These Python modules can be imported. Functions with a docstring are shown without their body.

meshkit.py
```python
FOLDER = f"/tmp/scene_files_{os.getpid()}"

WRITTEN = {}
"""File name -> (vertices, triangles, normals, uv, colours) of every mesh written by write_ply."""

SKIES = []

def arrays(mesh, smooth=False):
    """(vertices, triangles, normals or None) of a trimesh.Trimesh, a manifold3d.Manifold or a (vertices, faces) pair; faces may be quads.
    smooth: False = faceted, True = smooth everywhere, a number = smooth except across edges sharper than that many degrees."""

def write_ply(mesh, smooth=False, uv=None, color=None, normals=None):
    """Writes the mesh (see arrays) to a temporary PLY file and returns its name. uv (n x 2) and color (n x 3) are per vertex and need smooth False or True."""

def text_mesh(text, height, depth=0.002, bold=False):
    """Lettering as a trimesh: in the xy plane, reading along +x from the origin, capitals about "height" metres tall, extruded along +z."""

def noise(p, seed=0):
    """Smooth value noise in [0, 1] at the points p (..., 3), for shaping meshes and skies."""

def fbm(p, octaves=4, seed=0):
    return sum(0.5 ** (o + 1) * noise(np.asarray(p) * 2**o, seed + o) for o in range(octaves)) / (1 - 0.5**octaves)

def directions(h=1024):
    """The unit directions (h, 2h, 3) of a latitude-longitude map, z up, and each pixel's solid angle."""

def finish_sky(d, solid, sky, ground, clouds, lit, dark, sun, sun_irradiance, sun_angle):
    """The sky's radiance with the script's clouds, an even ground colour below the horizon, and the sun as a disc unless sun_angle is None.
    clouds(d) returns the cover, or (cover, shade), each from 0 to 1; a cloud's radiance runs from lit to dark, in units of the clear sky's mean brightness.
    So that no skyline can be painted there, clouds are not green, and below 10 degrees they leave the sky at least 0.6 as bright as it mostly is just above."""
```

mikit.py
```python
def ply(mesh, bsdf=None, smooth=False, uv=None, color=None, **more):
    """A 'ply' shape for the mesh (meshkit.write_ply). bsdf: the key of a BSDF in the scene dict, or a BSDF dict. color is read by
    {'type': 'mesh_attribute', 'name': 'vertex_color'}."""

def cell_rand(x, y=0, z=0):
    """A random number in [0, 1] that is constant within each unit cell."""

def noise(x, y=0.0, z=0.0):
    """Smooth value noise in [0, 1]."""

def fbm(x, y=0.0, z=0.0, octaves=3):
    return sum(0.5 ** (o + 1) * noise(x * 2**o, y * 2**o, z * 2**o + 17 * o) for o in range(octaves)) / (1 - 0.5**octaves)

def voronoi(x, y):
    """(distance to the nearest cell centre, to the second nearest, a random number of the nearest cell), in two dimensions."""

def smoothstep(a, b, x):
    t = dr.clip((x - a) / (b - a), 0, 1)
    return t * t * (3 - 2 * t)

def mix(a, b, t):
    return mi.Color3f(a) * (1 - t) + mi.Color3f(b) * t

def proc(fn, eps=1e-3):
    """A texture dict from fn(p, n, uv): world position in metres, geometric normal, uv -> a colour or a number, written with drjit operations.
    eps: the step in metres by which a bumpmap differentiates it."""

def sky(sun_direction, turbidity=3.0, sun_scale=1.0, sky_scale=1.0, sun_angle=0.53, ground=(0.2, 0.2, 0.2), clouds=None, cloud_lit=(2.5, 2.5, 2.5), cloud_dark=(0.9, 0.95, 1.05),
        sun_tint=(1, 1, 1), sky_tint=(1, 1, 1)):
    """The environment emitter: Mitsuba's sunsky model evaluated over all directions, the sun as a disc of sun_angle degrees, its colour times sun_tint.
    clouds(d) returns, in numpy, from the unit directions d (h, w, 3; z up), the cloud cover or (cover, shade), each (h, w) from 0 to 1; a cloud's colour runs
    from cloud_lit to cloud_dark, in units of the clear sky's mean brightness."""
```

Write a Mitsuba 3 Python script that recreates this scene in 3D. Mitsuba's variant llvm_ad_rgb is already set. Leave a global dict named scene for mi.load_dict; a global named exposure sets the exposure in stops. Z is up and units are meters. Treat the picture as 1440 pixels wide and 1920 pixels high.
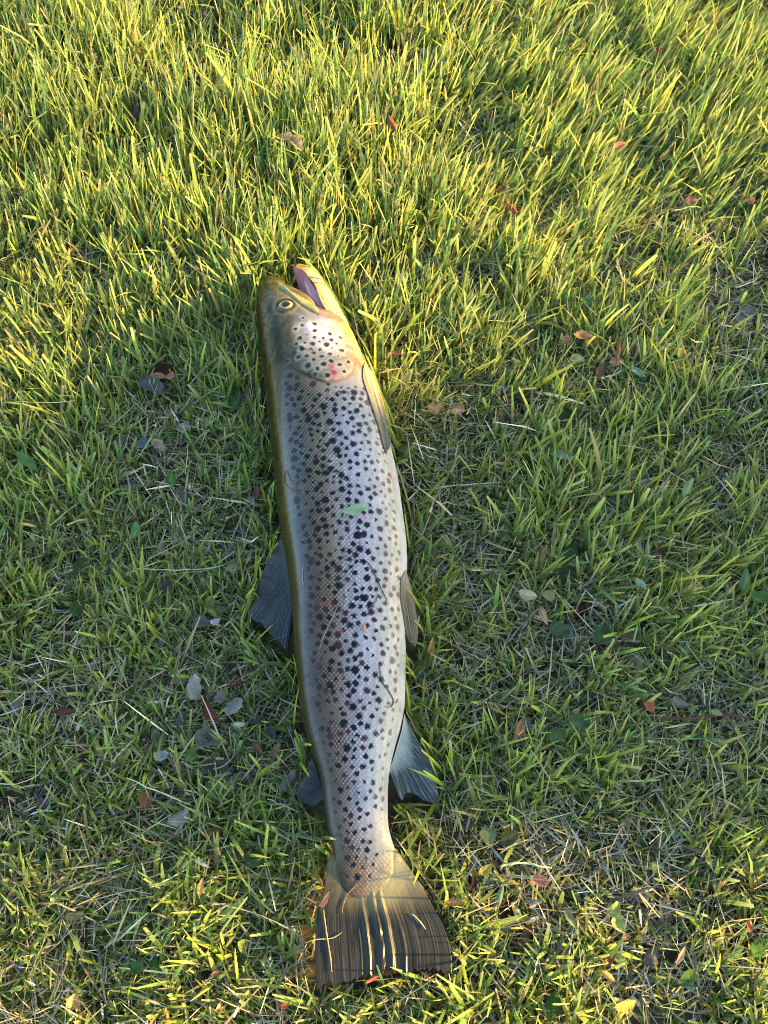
"""A brown trout lying on a lawn in low sun, an unseen trunk added beside the lawn throwing the broad shade."""
import math
import numpy as np
import shapely
import trimesh
import drjit as dr
import mitsuba as mi
import mikit
import meshkit
from scipy.interpolate import PchipInterpolator
from scipy.spatial import cKDTree

T = mi.ScalarTransform4f
# ---------------------------------------------------------------- camera, sky, exposure
CAM_H, PITCH, VFOV = 0.85, math.radians(24.0), 55.0
scene = {'type': 'scene'}
scene['camera'] = {'type': 'perspective', 'fov': VFOV, 'fov_axis': 'y', 'near_clip': 0.02, 'far_clip': 500.0,
                   'to_world': T().look_at(origin=[0, 0, CAM_H], target=[0, math.sin(PITCH), CAM_H - math.cos(PITCH)], up=[0, 1, 0])}
SUN_ELEV, SUN_AZ = math.radians(14.5), math.radians(2.0)
SUN = [math.cos(SUN_ELEV) * math.cos(SUN_AZ), math.cos(SUN_ELEV) * math.sin(SUN_AZ), math.sin(SUN_ELEV)]
scene['sky'] = mikit.sky(SUN, turbidity=3.0, sun_scale=0.78, sky_scale=1.0, sun_angle=2.5, sky_tint=(1.07, 0.99, 0.91), sun_tint=(1.0, 0.975, 0.72), ground=(0.08, 0.11, 0.04))
exposure = 5.35

labels = {}
rng = np.random.default_rng(7)


def numbered(name):
    if name not in scene and not any(k.startswith(name + '__') for k in scene):
        return name
    i = 1
    while f'{name}_{i:03d}' in scene or any(k.startswith(f'{name}_{i:03d}__') for k in scene):
        i += 1
    return f'{name}_{i:03d}'


def tag(key, label, category=None, group=None, kind=None):
    d = {'label': label}
    if category:
        d['category'] = category
    if group:
        d['group'] = group
    if kind:
        d['kind'] = kind
    labels[key] = d


def lin(c):
    """sRGB 0-255 to linear."""
    c = np.asarray(c, float) / 255
    return np.where(c < 0.04045, c / 12.92, ((c + 0.055) / 1.055) ** 2.4)


def sstep(a, b, x):
    t = np.clip((np.asarray(x, float) - a) / (b - a), 0, 1)
    return t * t * (3 - 2 * t)


def grid_faces(n, m):
    i, j = np.meshgrid(np.arange(n - 1), np.arange(m - 1), indexing='ij')
    a = (i * m + j).ravel()
    return np.vstack([np.stack([a, a + 1, a + m + 1], 1), np.stack([a, a + m + 1, a + m], 1)])


def tube(pts, rad, sides=6):
    p = np.asarray(pts, float)
    r = np.broadcast_to(np.asarray(rad, float), (len(p),))
    t = np.gradient(p, axis=0)
    t /= np.linalg.norm(t, axis=1, keepdims=True) + 1e-12
    a = np.cross(t, np.where(np.abs(t[:, 2:]) < 0.9, [0, 0, 1.0], [1.0, 0, 0]))
    a /= np.linalg.norm(a, axis=1, keepdims=True) + 1e-12
    b = np.cross(t, a)
    g = np.arange(sides) * 2 * np.pi / sides
    v = p[:, None] + r[:, None, None] * (np.cos(g)[None, :, None] * a[:, None] + np.sin(g)[None, :, None] * b[:, None])
    n = len(p)
    f = []
    for i in range(n - 1):
        for j in range(sides):
            k = (j + 1) % sides
            f += [[i * sides + j, i * sides + k, (i + 1) * sides + k], [i * sides + j, (i + 1) * sides + k, (i + 1) * sides + j]]
    v = np.vstack([v.reshape(-1, 3), p[:1], p[-1:]])
    for j in range(sides):
        k = (j + 1) % sides
        f += [[n * sides, k, j], [n * sides + 1, (n - 1) * sides + j, (n - 1) * sides + k]]
    return v, np.array(f)


def spline(pts, n):
    p = np.asarray(pts, float)
    d = np.r_[0, np.cumsum(np.linalg.norm(np.diff(p, axis=0), axis=1))]
    return PchipInterpolator(d, p)(np.linspace(0, d[-1], n))


VC = {'type': 'mesh_attribute', 'name': 'vertex_color'}
scene['mat_grass'] = {'type': 'principledthin', 'base_color': VC, 'roughness': 0.42, 'eta': 1.4, 'diff_trans': 1.0}
scene['mat_leaf'] = {'type': 'principledthin', 'base_color': VC, 'roughness': 0.55, 'eta': 1.35, 'diff_trans': 0.5}
scene['mat_dry'] = {'type': 'twosided', 'bsdf': {'type': 'principled', 'base_color': VC, 'roughness': 0.8, 'specular': 0.25}}


def wet(p, n, uv):
    return 0.12 + 0.28 * mikit.noise(p.x * 420, p.y * 420, p.z * 420)


scene['mat_skin'] = {'type': 'twosided', 'bsdf': {'type': 'principled', 'base_color': VC, 'roughness': mikit.proc(wet), 'specular': 0.14,
                                                   'clearcoat': 0.05, 'clearcoat_gloss': 0.9}}
scene['mat_fin'] = {'type': 'twosided', 'bsdf': {'type': 'principled', 'base_color': VC, 'roughness': 0.30, 'specular': 0.12, 'clearcoat': 0.06, 'clearcoat_gloss': 0.92}}
scene['mat_eye'] = {'type': 'twosided', 'bsdf': {'type': 'principled', 'base_color': VC, 'roughness': 0.08, 'specular': 0.25, 'clearcoat': 0.35, 'clearcoat_gloss': 0.98}}

# ---------------------------------------------------------------- measured places and shapes, in metres
FISH_ROWS = [[0.6243, -0.1181, -0.1168, 0.004, 0.034], [0.6185, -0.1232, -0.1043, 0.0079, 0.0347], [0.6126, -0.1256, -0.0988, 0.0114, 0.0356], [0.6066, -0.1267, -0.0934, 0.0145, 0.0365], [0.6006, -0.1273, -0.0856, 0.0175, 0.0376], [0.5946, -0.1269, -0.0779, 0.0202, 0.0387], [0.5887, -0.1264, -0.0714, 0.0225, 0.0398], [0.5829, -0.126, -0.0674, 0.0243, 0.0407], [0.5771, -0.1256, -0.0648, 0.0259, 0.0416], [0.5714, -0.1252, -0.0609, 0.0274, 0.0425], [0.5658, -0.1247, -0.054, 0.0286, 0.0433], [0.5604, -0.1241, -0.0407, 0.0297, 0.0439], [0.5551, -0.1235, -0.0349, 0.0308, 0.0443], [0.5498, -0.1229, -0.0315, 0.0317, 0.0448], [0.5446, -0.1222, -0.0293, 0.0327, 0.0452], [0.5394, -0.1216, -0.0274, 0.0335, 0.0456], [0.5343, -0.1209, -0.0256, 0.0342, 0.0458], [0.5294, -0.1201, -0.0238, 0.0348, 0.046], [0.5245, -0.1192, -0.0222, 0.0352, 0.046], [0.5197, -0.1183, -0.0206, 0.0355, 0.046], [0.5148, -0.1174, -0.0189, 0.0358, 0.046], [0.51, -0.1165, -0.0168, 0.0361, 0.046], [0.5053, -0.1157, -0.0144, 0.0363, 0.046], [0.5005, -0.1149, -0.012, 0.0366, 0.046], [0.4958, -0.1141, -0.0096, 0.0368, 0.046], [0.4911, -0.1134, -0.0077, 0.037, 0.046], [0.4763, -0.1111, -0.0027, 0.0377, 0.0462], [0.4616, -0.1091, 0.001, 0.0384, 0.0467], [0.4472, -0.1073, 0.0037, 0.0389, 0.047], [0.4331, -0.1054, 0.0054, 0.0393, 0.047], [0.4192, -0.1034, 0.007, 0.0396, 0.047], [0.4055, -0.1015, 0.0098, 0.0399, 0.047], [0.392, -0.0995, 0.0123, 0.04, 0.047], [0.3786, -0.0976, 0.0142, 0.04, 0.047], [0.3654, -0.0957, 0.0157, 0.0399, 0.047], [0.3523, -0.0938, 0.0172, 0.0397, 0.047], [0.3394, -0.0915, 0.0187, 0.0395, 0.047], [0.3267, -0.089, 0.0197, 0.0393, 0.0469], [0.3142, -0.0865, 0.0201, 0.039, 0.0467], [0.3018, -0.0841, 0.02, 0.0386, 0.0464], [0.2896, -0.0819, 0.0198, 0.0381, 0.0461], [0.2776, -0.08, 0.0191, 0.0375, 0.0457], [0.2657, -0.0784, 0.0187, 0.0368, 0.0452], [0.254, -0.0775, 0.0187, 0.036, 0.0447], [0.2424, -0.0767, 0.0186, 0.0352, 0.0441], [0.2309, -0.0757, 0.0184, 0.0343, 0.0435], [0.2195, -0.074, 0.0182, 0.0334, 0.0428], [0.2083, -0.0724, 0.0179, 0.0324, 0.042], [0.1972, -0.071, 0.0176, 0.0312, 0.0412], [0.1863, -0.0693, 0.0172, 0.03, 0.0403], [0.1754, -0.0671, 0.0155, 0.0285, 0.0393], [0.1647, -0.0645, 0.013, 0.0269, 0.0382], [0.154, -0.0612, 0.0097, 0.0253, 0.0372], [0.1434, -0.0576, 0.0069, 0.0238, 0.0362], [0.1329, -0.0535, 0.0047, 0.0222, 0.0353], [0.1225, -0.0507, 0.0034, 0.0206, 0.0344], [0.1122, -0.049, 0.003, 0.0192, 0.0335], [0.1019, -0.0474, 0.003, 0.018, 0.0326], [0.0918, -0.0452, 0.0034, 0.0166, 0.0316], [0.0818, -0.0429, 0.0056, 0.0144, 0.0305], [0.0718, -0.0407, 0.0084, 0.0107, 0.0292], [0.0698, -0.0403, 0.0084, 0.01, 0.029], [0.0651, -0.0393, 0.0082, 0.0082, 0.0286], [0.0603, -0.0383, 0.0078, 0.0064, 0.0283], [0.0556, -0.0372, 0.0071, 0.0048, 0.028], [0.0509, -0.0359, 0.0054, 0.0037, 0.0279], [0.0462, -0.0342, 0.0032, 0.0027, 0.0279], [0.0415, -0.0318, 0.0004, 0.002, 0.0278], [0.0368, -0.0285, -0.0027, 0.0014, 0.0278], [0.0322, -0.0242, -0.0061, 0.001, 0.0276], [0.0276, -0.0174, -0.0108, 0.0008, 0.0275]]
HEAD_SPOTS = [[-0.0762, 0.544, 0.0781, np.float64(1.71)], [-0.0762, 0.5346, 0.0799, np.float64(2.39)], [-0.0826, 0.5297, 0.0805, np.float64(2.39)], [-0.065, 0.5361, 0.0793, np.float64(2.22)], [-0.0643, 0.5277, 0.0807, np.float64(2.39)], [-0.078, 0.5188, 0.0814, np.float64(2.8)], [-0.0648, 0.5198, 0.0814, np.float64(2.04)], [-0.0506, 0.5257, 0.0785, np.float64(2.55)], [-0.0492, 0.5184, 0.0791, np.float64(2.37)], [-0.0412, 0.5235, 0.0751, np.float64(2.55)], [-0.0597, 0.5149, 0.0814, np.float64(1.86)], [-0.0662, 0.5119, 0.082, np.float64(2.79)], [-0.0531, 0.5116, 0.0809, np.float64(2.96)], [-0.0442, 0.5145, 0.0781, np.float64(1.86)], [-0.081, 0.5119, 0.0816, np.float64(1.86)], [-0.0731, 0.5131, 0.0819, np.float64(1.69)], [-0.0754, 0.5062, 0.0821, np.float64(3.21)], [-0.0676, 0.5059, 0.0823, np.float64(1.86)], [-0.0594, 0.5054, 0.0821, np.float64(2.11)], [-0.0646, 0.501, 0.0826, np.float64(2.7)], [-0.0399, 0.5053, 0.0783, np.float64(2.7)], [-0.0784, 0.497, 0.0822, np.float64(2.52)], [-0.0706, 0.4971, 0.0826, np.float64(2.52)], [-0.0567, 0.4962, 0.0827, np.float64(2.52)], [-0.0499, 0.4997, 0.0817, np.float64(2.69)], [-0.043, 0.4975, 0.0806, np.float64(1.68)], [-0.0639, 0.4926, 0.0829, np.float64(2.35)], [-0.0489, 0.4911, 0.0823, np.float64(2.35)], [-0.0339, 0.492, 0.0786, np.float64(2.01)], [-0.069, 0.4861, 0.0831, np.float64(3.51)], [-0.0556, 0.4872, 0.0831, np.float64(3.01)], [-0.0411, 0.4879, 0.0813, np.float64(2.51)], [-0.0599, 0.4823, 0.0835, np.float64(2.34)], [-0.0509, 0.475, 0.0839, np.float64(2.5)], [-0.0365, 0.4804, 0.0812, np.float64(2.0)], [-0.0622, 0.4764, 0.0839, np.float64(2.0)], [-0.0887, 0.4947, 0.0804, np.float64(1.68)], [-0.0961, 0.5114, 0.0786, np.float64(2.11)], [-0.0993, 0.5252, 0.0778, np.float64(1.7)], [-0.0562, 0.5194, 0.0805, np.float64(1.36)], [-0.0719, 0.5228, 0.0813, np.float64(1.19)]]
SHOULDER_SPOTS = [[-0.0859, 0.4786, 0.0811, np.float64(2.75)], [-0.0788, 0.4752, 0.0827, np.float64(2.33)], [-0.0781, 0.4669, 0.0833, np.float64(3.32)], [-0.0647, 0.4675, 0.0845, np.float64(3.49)], [-0.0502, 0.4675, 0.0845, np.float64(2.16)], [-0.0509, 0.4606, 0.0851, np.float64(2.32)], [-0.0438, 0.4649, 0.0843, np.float64(1.16)], [-0.0386, 0.4643, 0.0836, np.float64(1.16)], [-0.0322, 0.4643, 0.0822, np.float64(1.16)], [-0.0416, 0.4589, 0.0846, np.float64(1.65)], [-0.0388, 0.459, 0.0842, np.float64(1.65)], [-0.0361, 0.4593, 0.0837, np.float64(1.65)], [-0.0333, 0.4595, 0.0831, np.float64(1.49)]]
BLOOD_SPOTS = [[-0.0456, 0.4786, 0.0831, np.float64(4.0), 1.0], [-0.0482, 0.4844, 0.0828, np.float64(3.01), 0.6], [0.0061, 0.3813, 0.0689, np.float64(2.86), 0.6], [0.0057, 0.3844, 0.0689, np.float64(2.39), 0.5], [-0.0163, 0.3354, 0.0844, np.float64(1.87), 0.9], [-0.0211, 0.3122, 0.0849, np.float64(1.39), 0.8], [0.013, 0.1784, 0.0515, np.float64(1.94), 0.7], [0.0041, 0.3262, 0.0758, np.float64(2.79), 0.3], [-0.0429, 0.2594, 0.0809, np.float64(4.95), 0.16], [-0.05, 0.2611, 0.0801, np.float64(4.06), 0.14], [-0.0348, 0.2374, 0.0786, np.float64(2.67), 0.3], [-0.0226, 0.2366, 0.0783, np.float64(1.78), 0.25]]
EYE_AT = [-0.0936, 0.5618, 0.0729]
PREOPERCLE = [[-0.0789, 0.5099, 0.0818], [-0.0703, 0.5055, 0.0823], [-0.059, 0.5037, 0.0822], [-0.0493, 0.5065, 0.0808], [-0.0412, 0.5129, 0.0772], [-0.034, 0.5209, 0.0714]]
GILL_EDGE = [[-0.084, 0.4881, 0.0814], [-0.0764, 0.4839, 0.0827], [-0.0645, 0.4764, 0.0838], [-0.0546, 0.4719, 0.0842], [-0.045, 0.4723, 0.0836], [-0.0374, 0.4762, 0.0819], [-0.0303, 0.4836, 0.0787], [-0.0285, 0.4926, 0.0762], [-0.0288, 0.5054, 0.0726], [-0.0325, 0.5175, 0.0712]]
LIP_UPPER = [[-0.102, 0.5897, 0.0618], [-0.0957, 0.5828, 0.065], [-0.0884, 0.574, 0.0685], [-0.0816, 0.5647, 0.0719], [-0.0746, 0.5575, 0.0742], [-0.0683, 0.5525, 0.0752], [-0.0636, 0.55, 0.0753]]
LIP_LOWER = [[-0.1066, 0.612, 0.0466], [-0.099, 0.6003, 0.0545], [-0.091, 0.5873, 0.0624], [-0.0823, 0.5808, 0.0636], [-0.0735, 0.5761, 0.0614], [-0.067, 0.574, 0.0564], [-0.0619, 0.5544, 0.0734]]
JAW_OUTER = [[-0.0313, 0.5505, 0.042], [-0.0357, 0.5645, 0.0416], [-0.0423, 0.5788, 0.0411], [-0.0473, 0.59, 0.0407], [-0.0528, 0.6006, 0.0402], [-0.0596, 0.6133, 0.0398], [-0.0669, 0.6249, 0.0393], [-0.0736, 0.6325, 0.0389], [-0.0803, 0.6362, 0.0384], [-0.0858, 0.6382, 0.038]]
JAW_RIM = [[-0.0441, 0.5487, 0.058], [-0.0485, 0.5564, 0.0567], [-0.0545, 0.5667, 0.0553], [-0.06, 0.5771, 0.054], [-0.064, 0.5888, 0.0527], [-0.0687, 0.6026, 0.0513], [-0.076, 0.614, 0.05], [-0.0817, 0.6223, 0.0487], [-0.0868, 0.6259, 0.0473], [-0.0897, 0.6289, 0.046]]
JAW_FAR_RIM = [[-0.0522, 0.5713, 0.03], [-0.0597, 0.5769, 0.0302], [-0.0663, 0.5838, 0.0304], [-0.0736, 0.5946, 0.0307], [-0.0819, 0.6029, 0.0309], [-0.086, 0.6133, 0.0311], [-0.0891, 0.6237, 0.0313], [-0.0915, 0.6315, 0.0316], [-0.0928, 0.6367, 0.0318], [-0.0929, 0.6402, 0.032]]
TAIL_LEFT = [[-0.0398, 0.0712, 0.0275], [-0.0454, 0.06, 0.0279], [-0.0463, 0.0465, 0.0282], [-0.0486, 0.0368, 0.0286], [-0.0516, 0.0283, 0.0289], [-0.0526, 0.0045, 0.0293], [-0.0517, -0.0129, 0.0296], [-0.0504, -0.0267, 0.03]]
TAIL_RIGHT = [[0.0097, 0.0736, 0.0275], [0.0193, 0.0599, 0.0279], [0.0296, 0.0454, 0.0283], [0.038, 0.0306, 0.0287], [0.0467, 0.0139, 0.0292], [0.0511, -0.0055, 0.0296], [0.0511, -0.0165, 0.03]]
TAIL_EDGE = [[-0.0504, -0.0267, 0.03], [-0.0461, -0.0249, 0.03], [-0.0417, -0.0231, 0.03], [-0.0317, -0.0241, 0.03], [-0.0217, -0.0205, 0.03], [-0.0105, -0.0173, 0.03], [-0.0004, -0.0151, 0.03], [0.0068, -0.0151, 0.03], [0.0185, -0.0151, 0.03], [0.0282, -0.014, 0.03], [0.0371, -0.0143, 0.03], [0.0443, -0.0165, 0.03], [0.0511, -0.0165, 0.03]]
DORSAL_BASE = [[-0.0903, 0.3416, 0.048], [-0.0861, 0.317, 0.046], [-0.0822, 0.2953, 0.044], [-0.0788, 0.274, 0.042], [-0.0766, 0.2602, 0.04]]
DORSAL_EDGE = [[-0.0926, 0.332, 0.044], [-0.1038, 0.3156, 0.034], [-0.1112, 0.2866, 0.034], [-0.1162, 0.267, 0.034], [-0.1141, 0.2612, 0.034], [-0.1075, 0.2583, 0.034], [-0.1021, 0.253, 0.034], [-0.0968, 0.2464, 0.034], [-0.0872, 0.2383, 0.034], [-0.0834, 0.2327, 0.034], [-0.0798, 0.2478, 0.034], [-0.0766, 0.2582, 0.039]]
ANAL_BASE = [[0.0167, 0.1781, 0.041], [0.0149, 0.1665, 0.04], [0.0113, 0.1538, 0.038], [0.0078, 0.1424, 0.037], [0.0043, 0.1324, 0.036]]
ANAL_EDGE = [[0.0202, 0.1717, 0.04], [0.0268, 0.1596, 0.033], [0.0362, 0.1418, 0.033], [0.0439, 0.1156, 0.033], [0.0394, 0.1077, 0.033], [0.0317, 0.1102, 0.033], [0.0211, 0.1168, 0.033], [0.0146, 0.1102, 0.033], [0.0091, 0.1206, 0.033], [0.0056, 0.1298, 0.036]]
ADIPOSE_BASE = [[-0.058, 0.1427, 0.04], [-0.053, 0.1304, 0.038], [-0.0498, 0.1202, 0.036], [-0.0479, 0.1099, 0.035]]
ADIPOSE_EDGE = [[-0.0618, 0.1346, 0.038], [-0.0662, 0.1285, 0.034], [-0.0705, 0.1167, 0.034], [-0.0677, 0.11, 0.034], [-0.062, 0.1071, 0.034], [-0.0582, 0.1059, 0.034], [-0.0514, 0.1075, 0.034], [-0.0488, 0.1099, 0.035]]
PECTORAL_OUTER = [[-0.0168, 0.5099, 0.05], [-0.0127, 0.5007, 0.0494], [-0.0081, 0.4917, 0.0489], [-0.0025, 0.4728, 0.0483], [0.003, 0.4507, 0.0477], [0.0064, 0.428, 0.0471], [0.0049, 0.4139, 0.0466], [0.0034, 0.4093, 0.046]]
PECTORAL_INNER = [[-0.0194, 0.4911, 0.062], [-0.0194, 0.4828, 0.0614], [-0.0173, 0.4716, 0.0609], [-0.0138, 0.4594, 0.0603], [-0.0108, 0.449, 0.0597], [-0.0039, 0.426, 0.0591], [0.0, 0.4094, 0.0586], [0.0024, 0.4037, 0.058]]
PELVIC_OUTER = [[0.0195, 0.2993, 0.048], [0.024, 0.2851, 0.0464], [0.027, 0.2668, 0.0448], [0.0291, 0.2516, 0.0432], [0.0286, 0.2417, 0.0416], [0.0267, 0.2356, 0.04]]
PELVIC_INNER = [[0.0146, 0.2878, 0.058], [0.014, 0.272, 0.0564], [0.0162, 0.2578, 0.0548], [0.0184, 0.2438, 0.0532], [0.0215, 0.2364, 0.0516], [0.0255, 0.2327, 0.05]]
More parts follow.
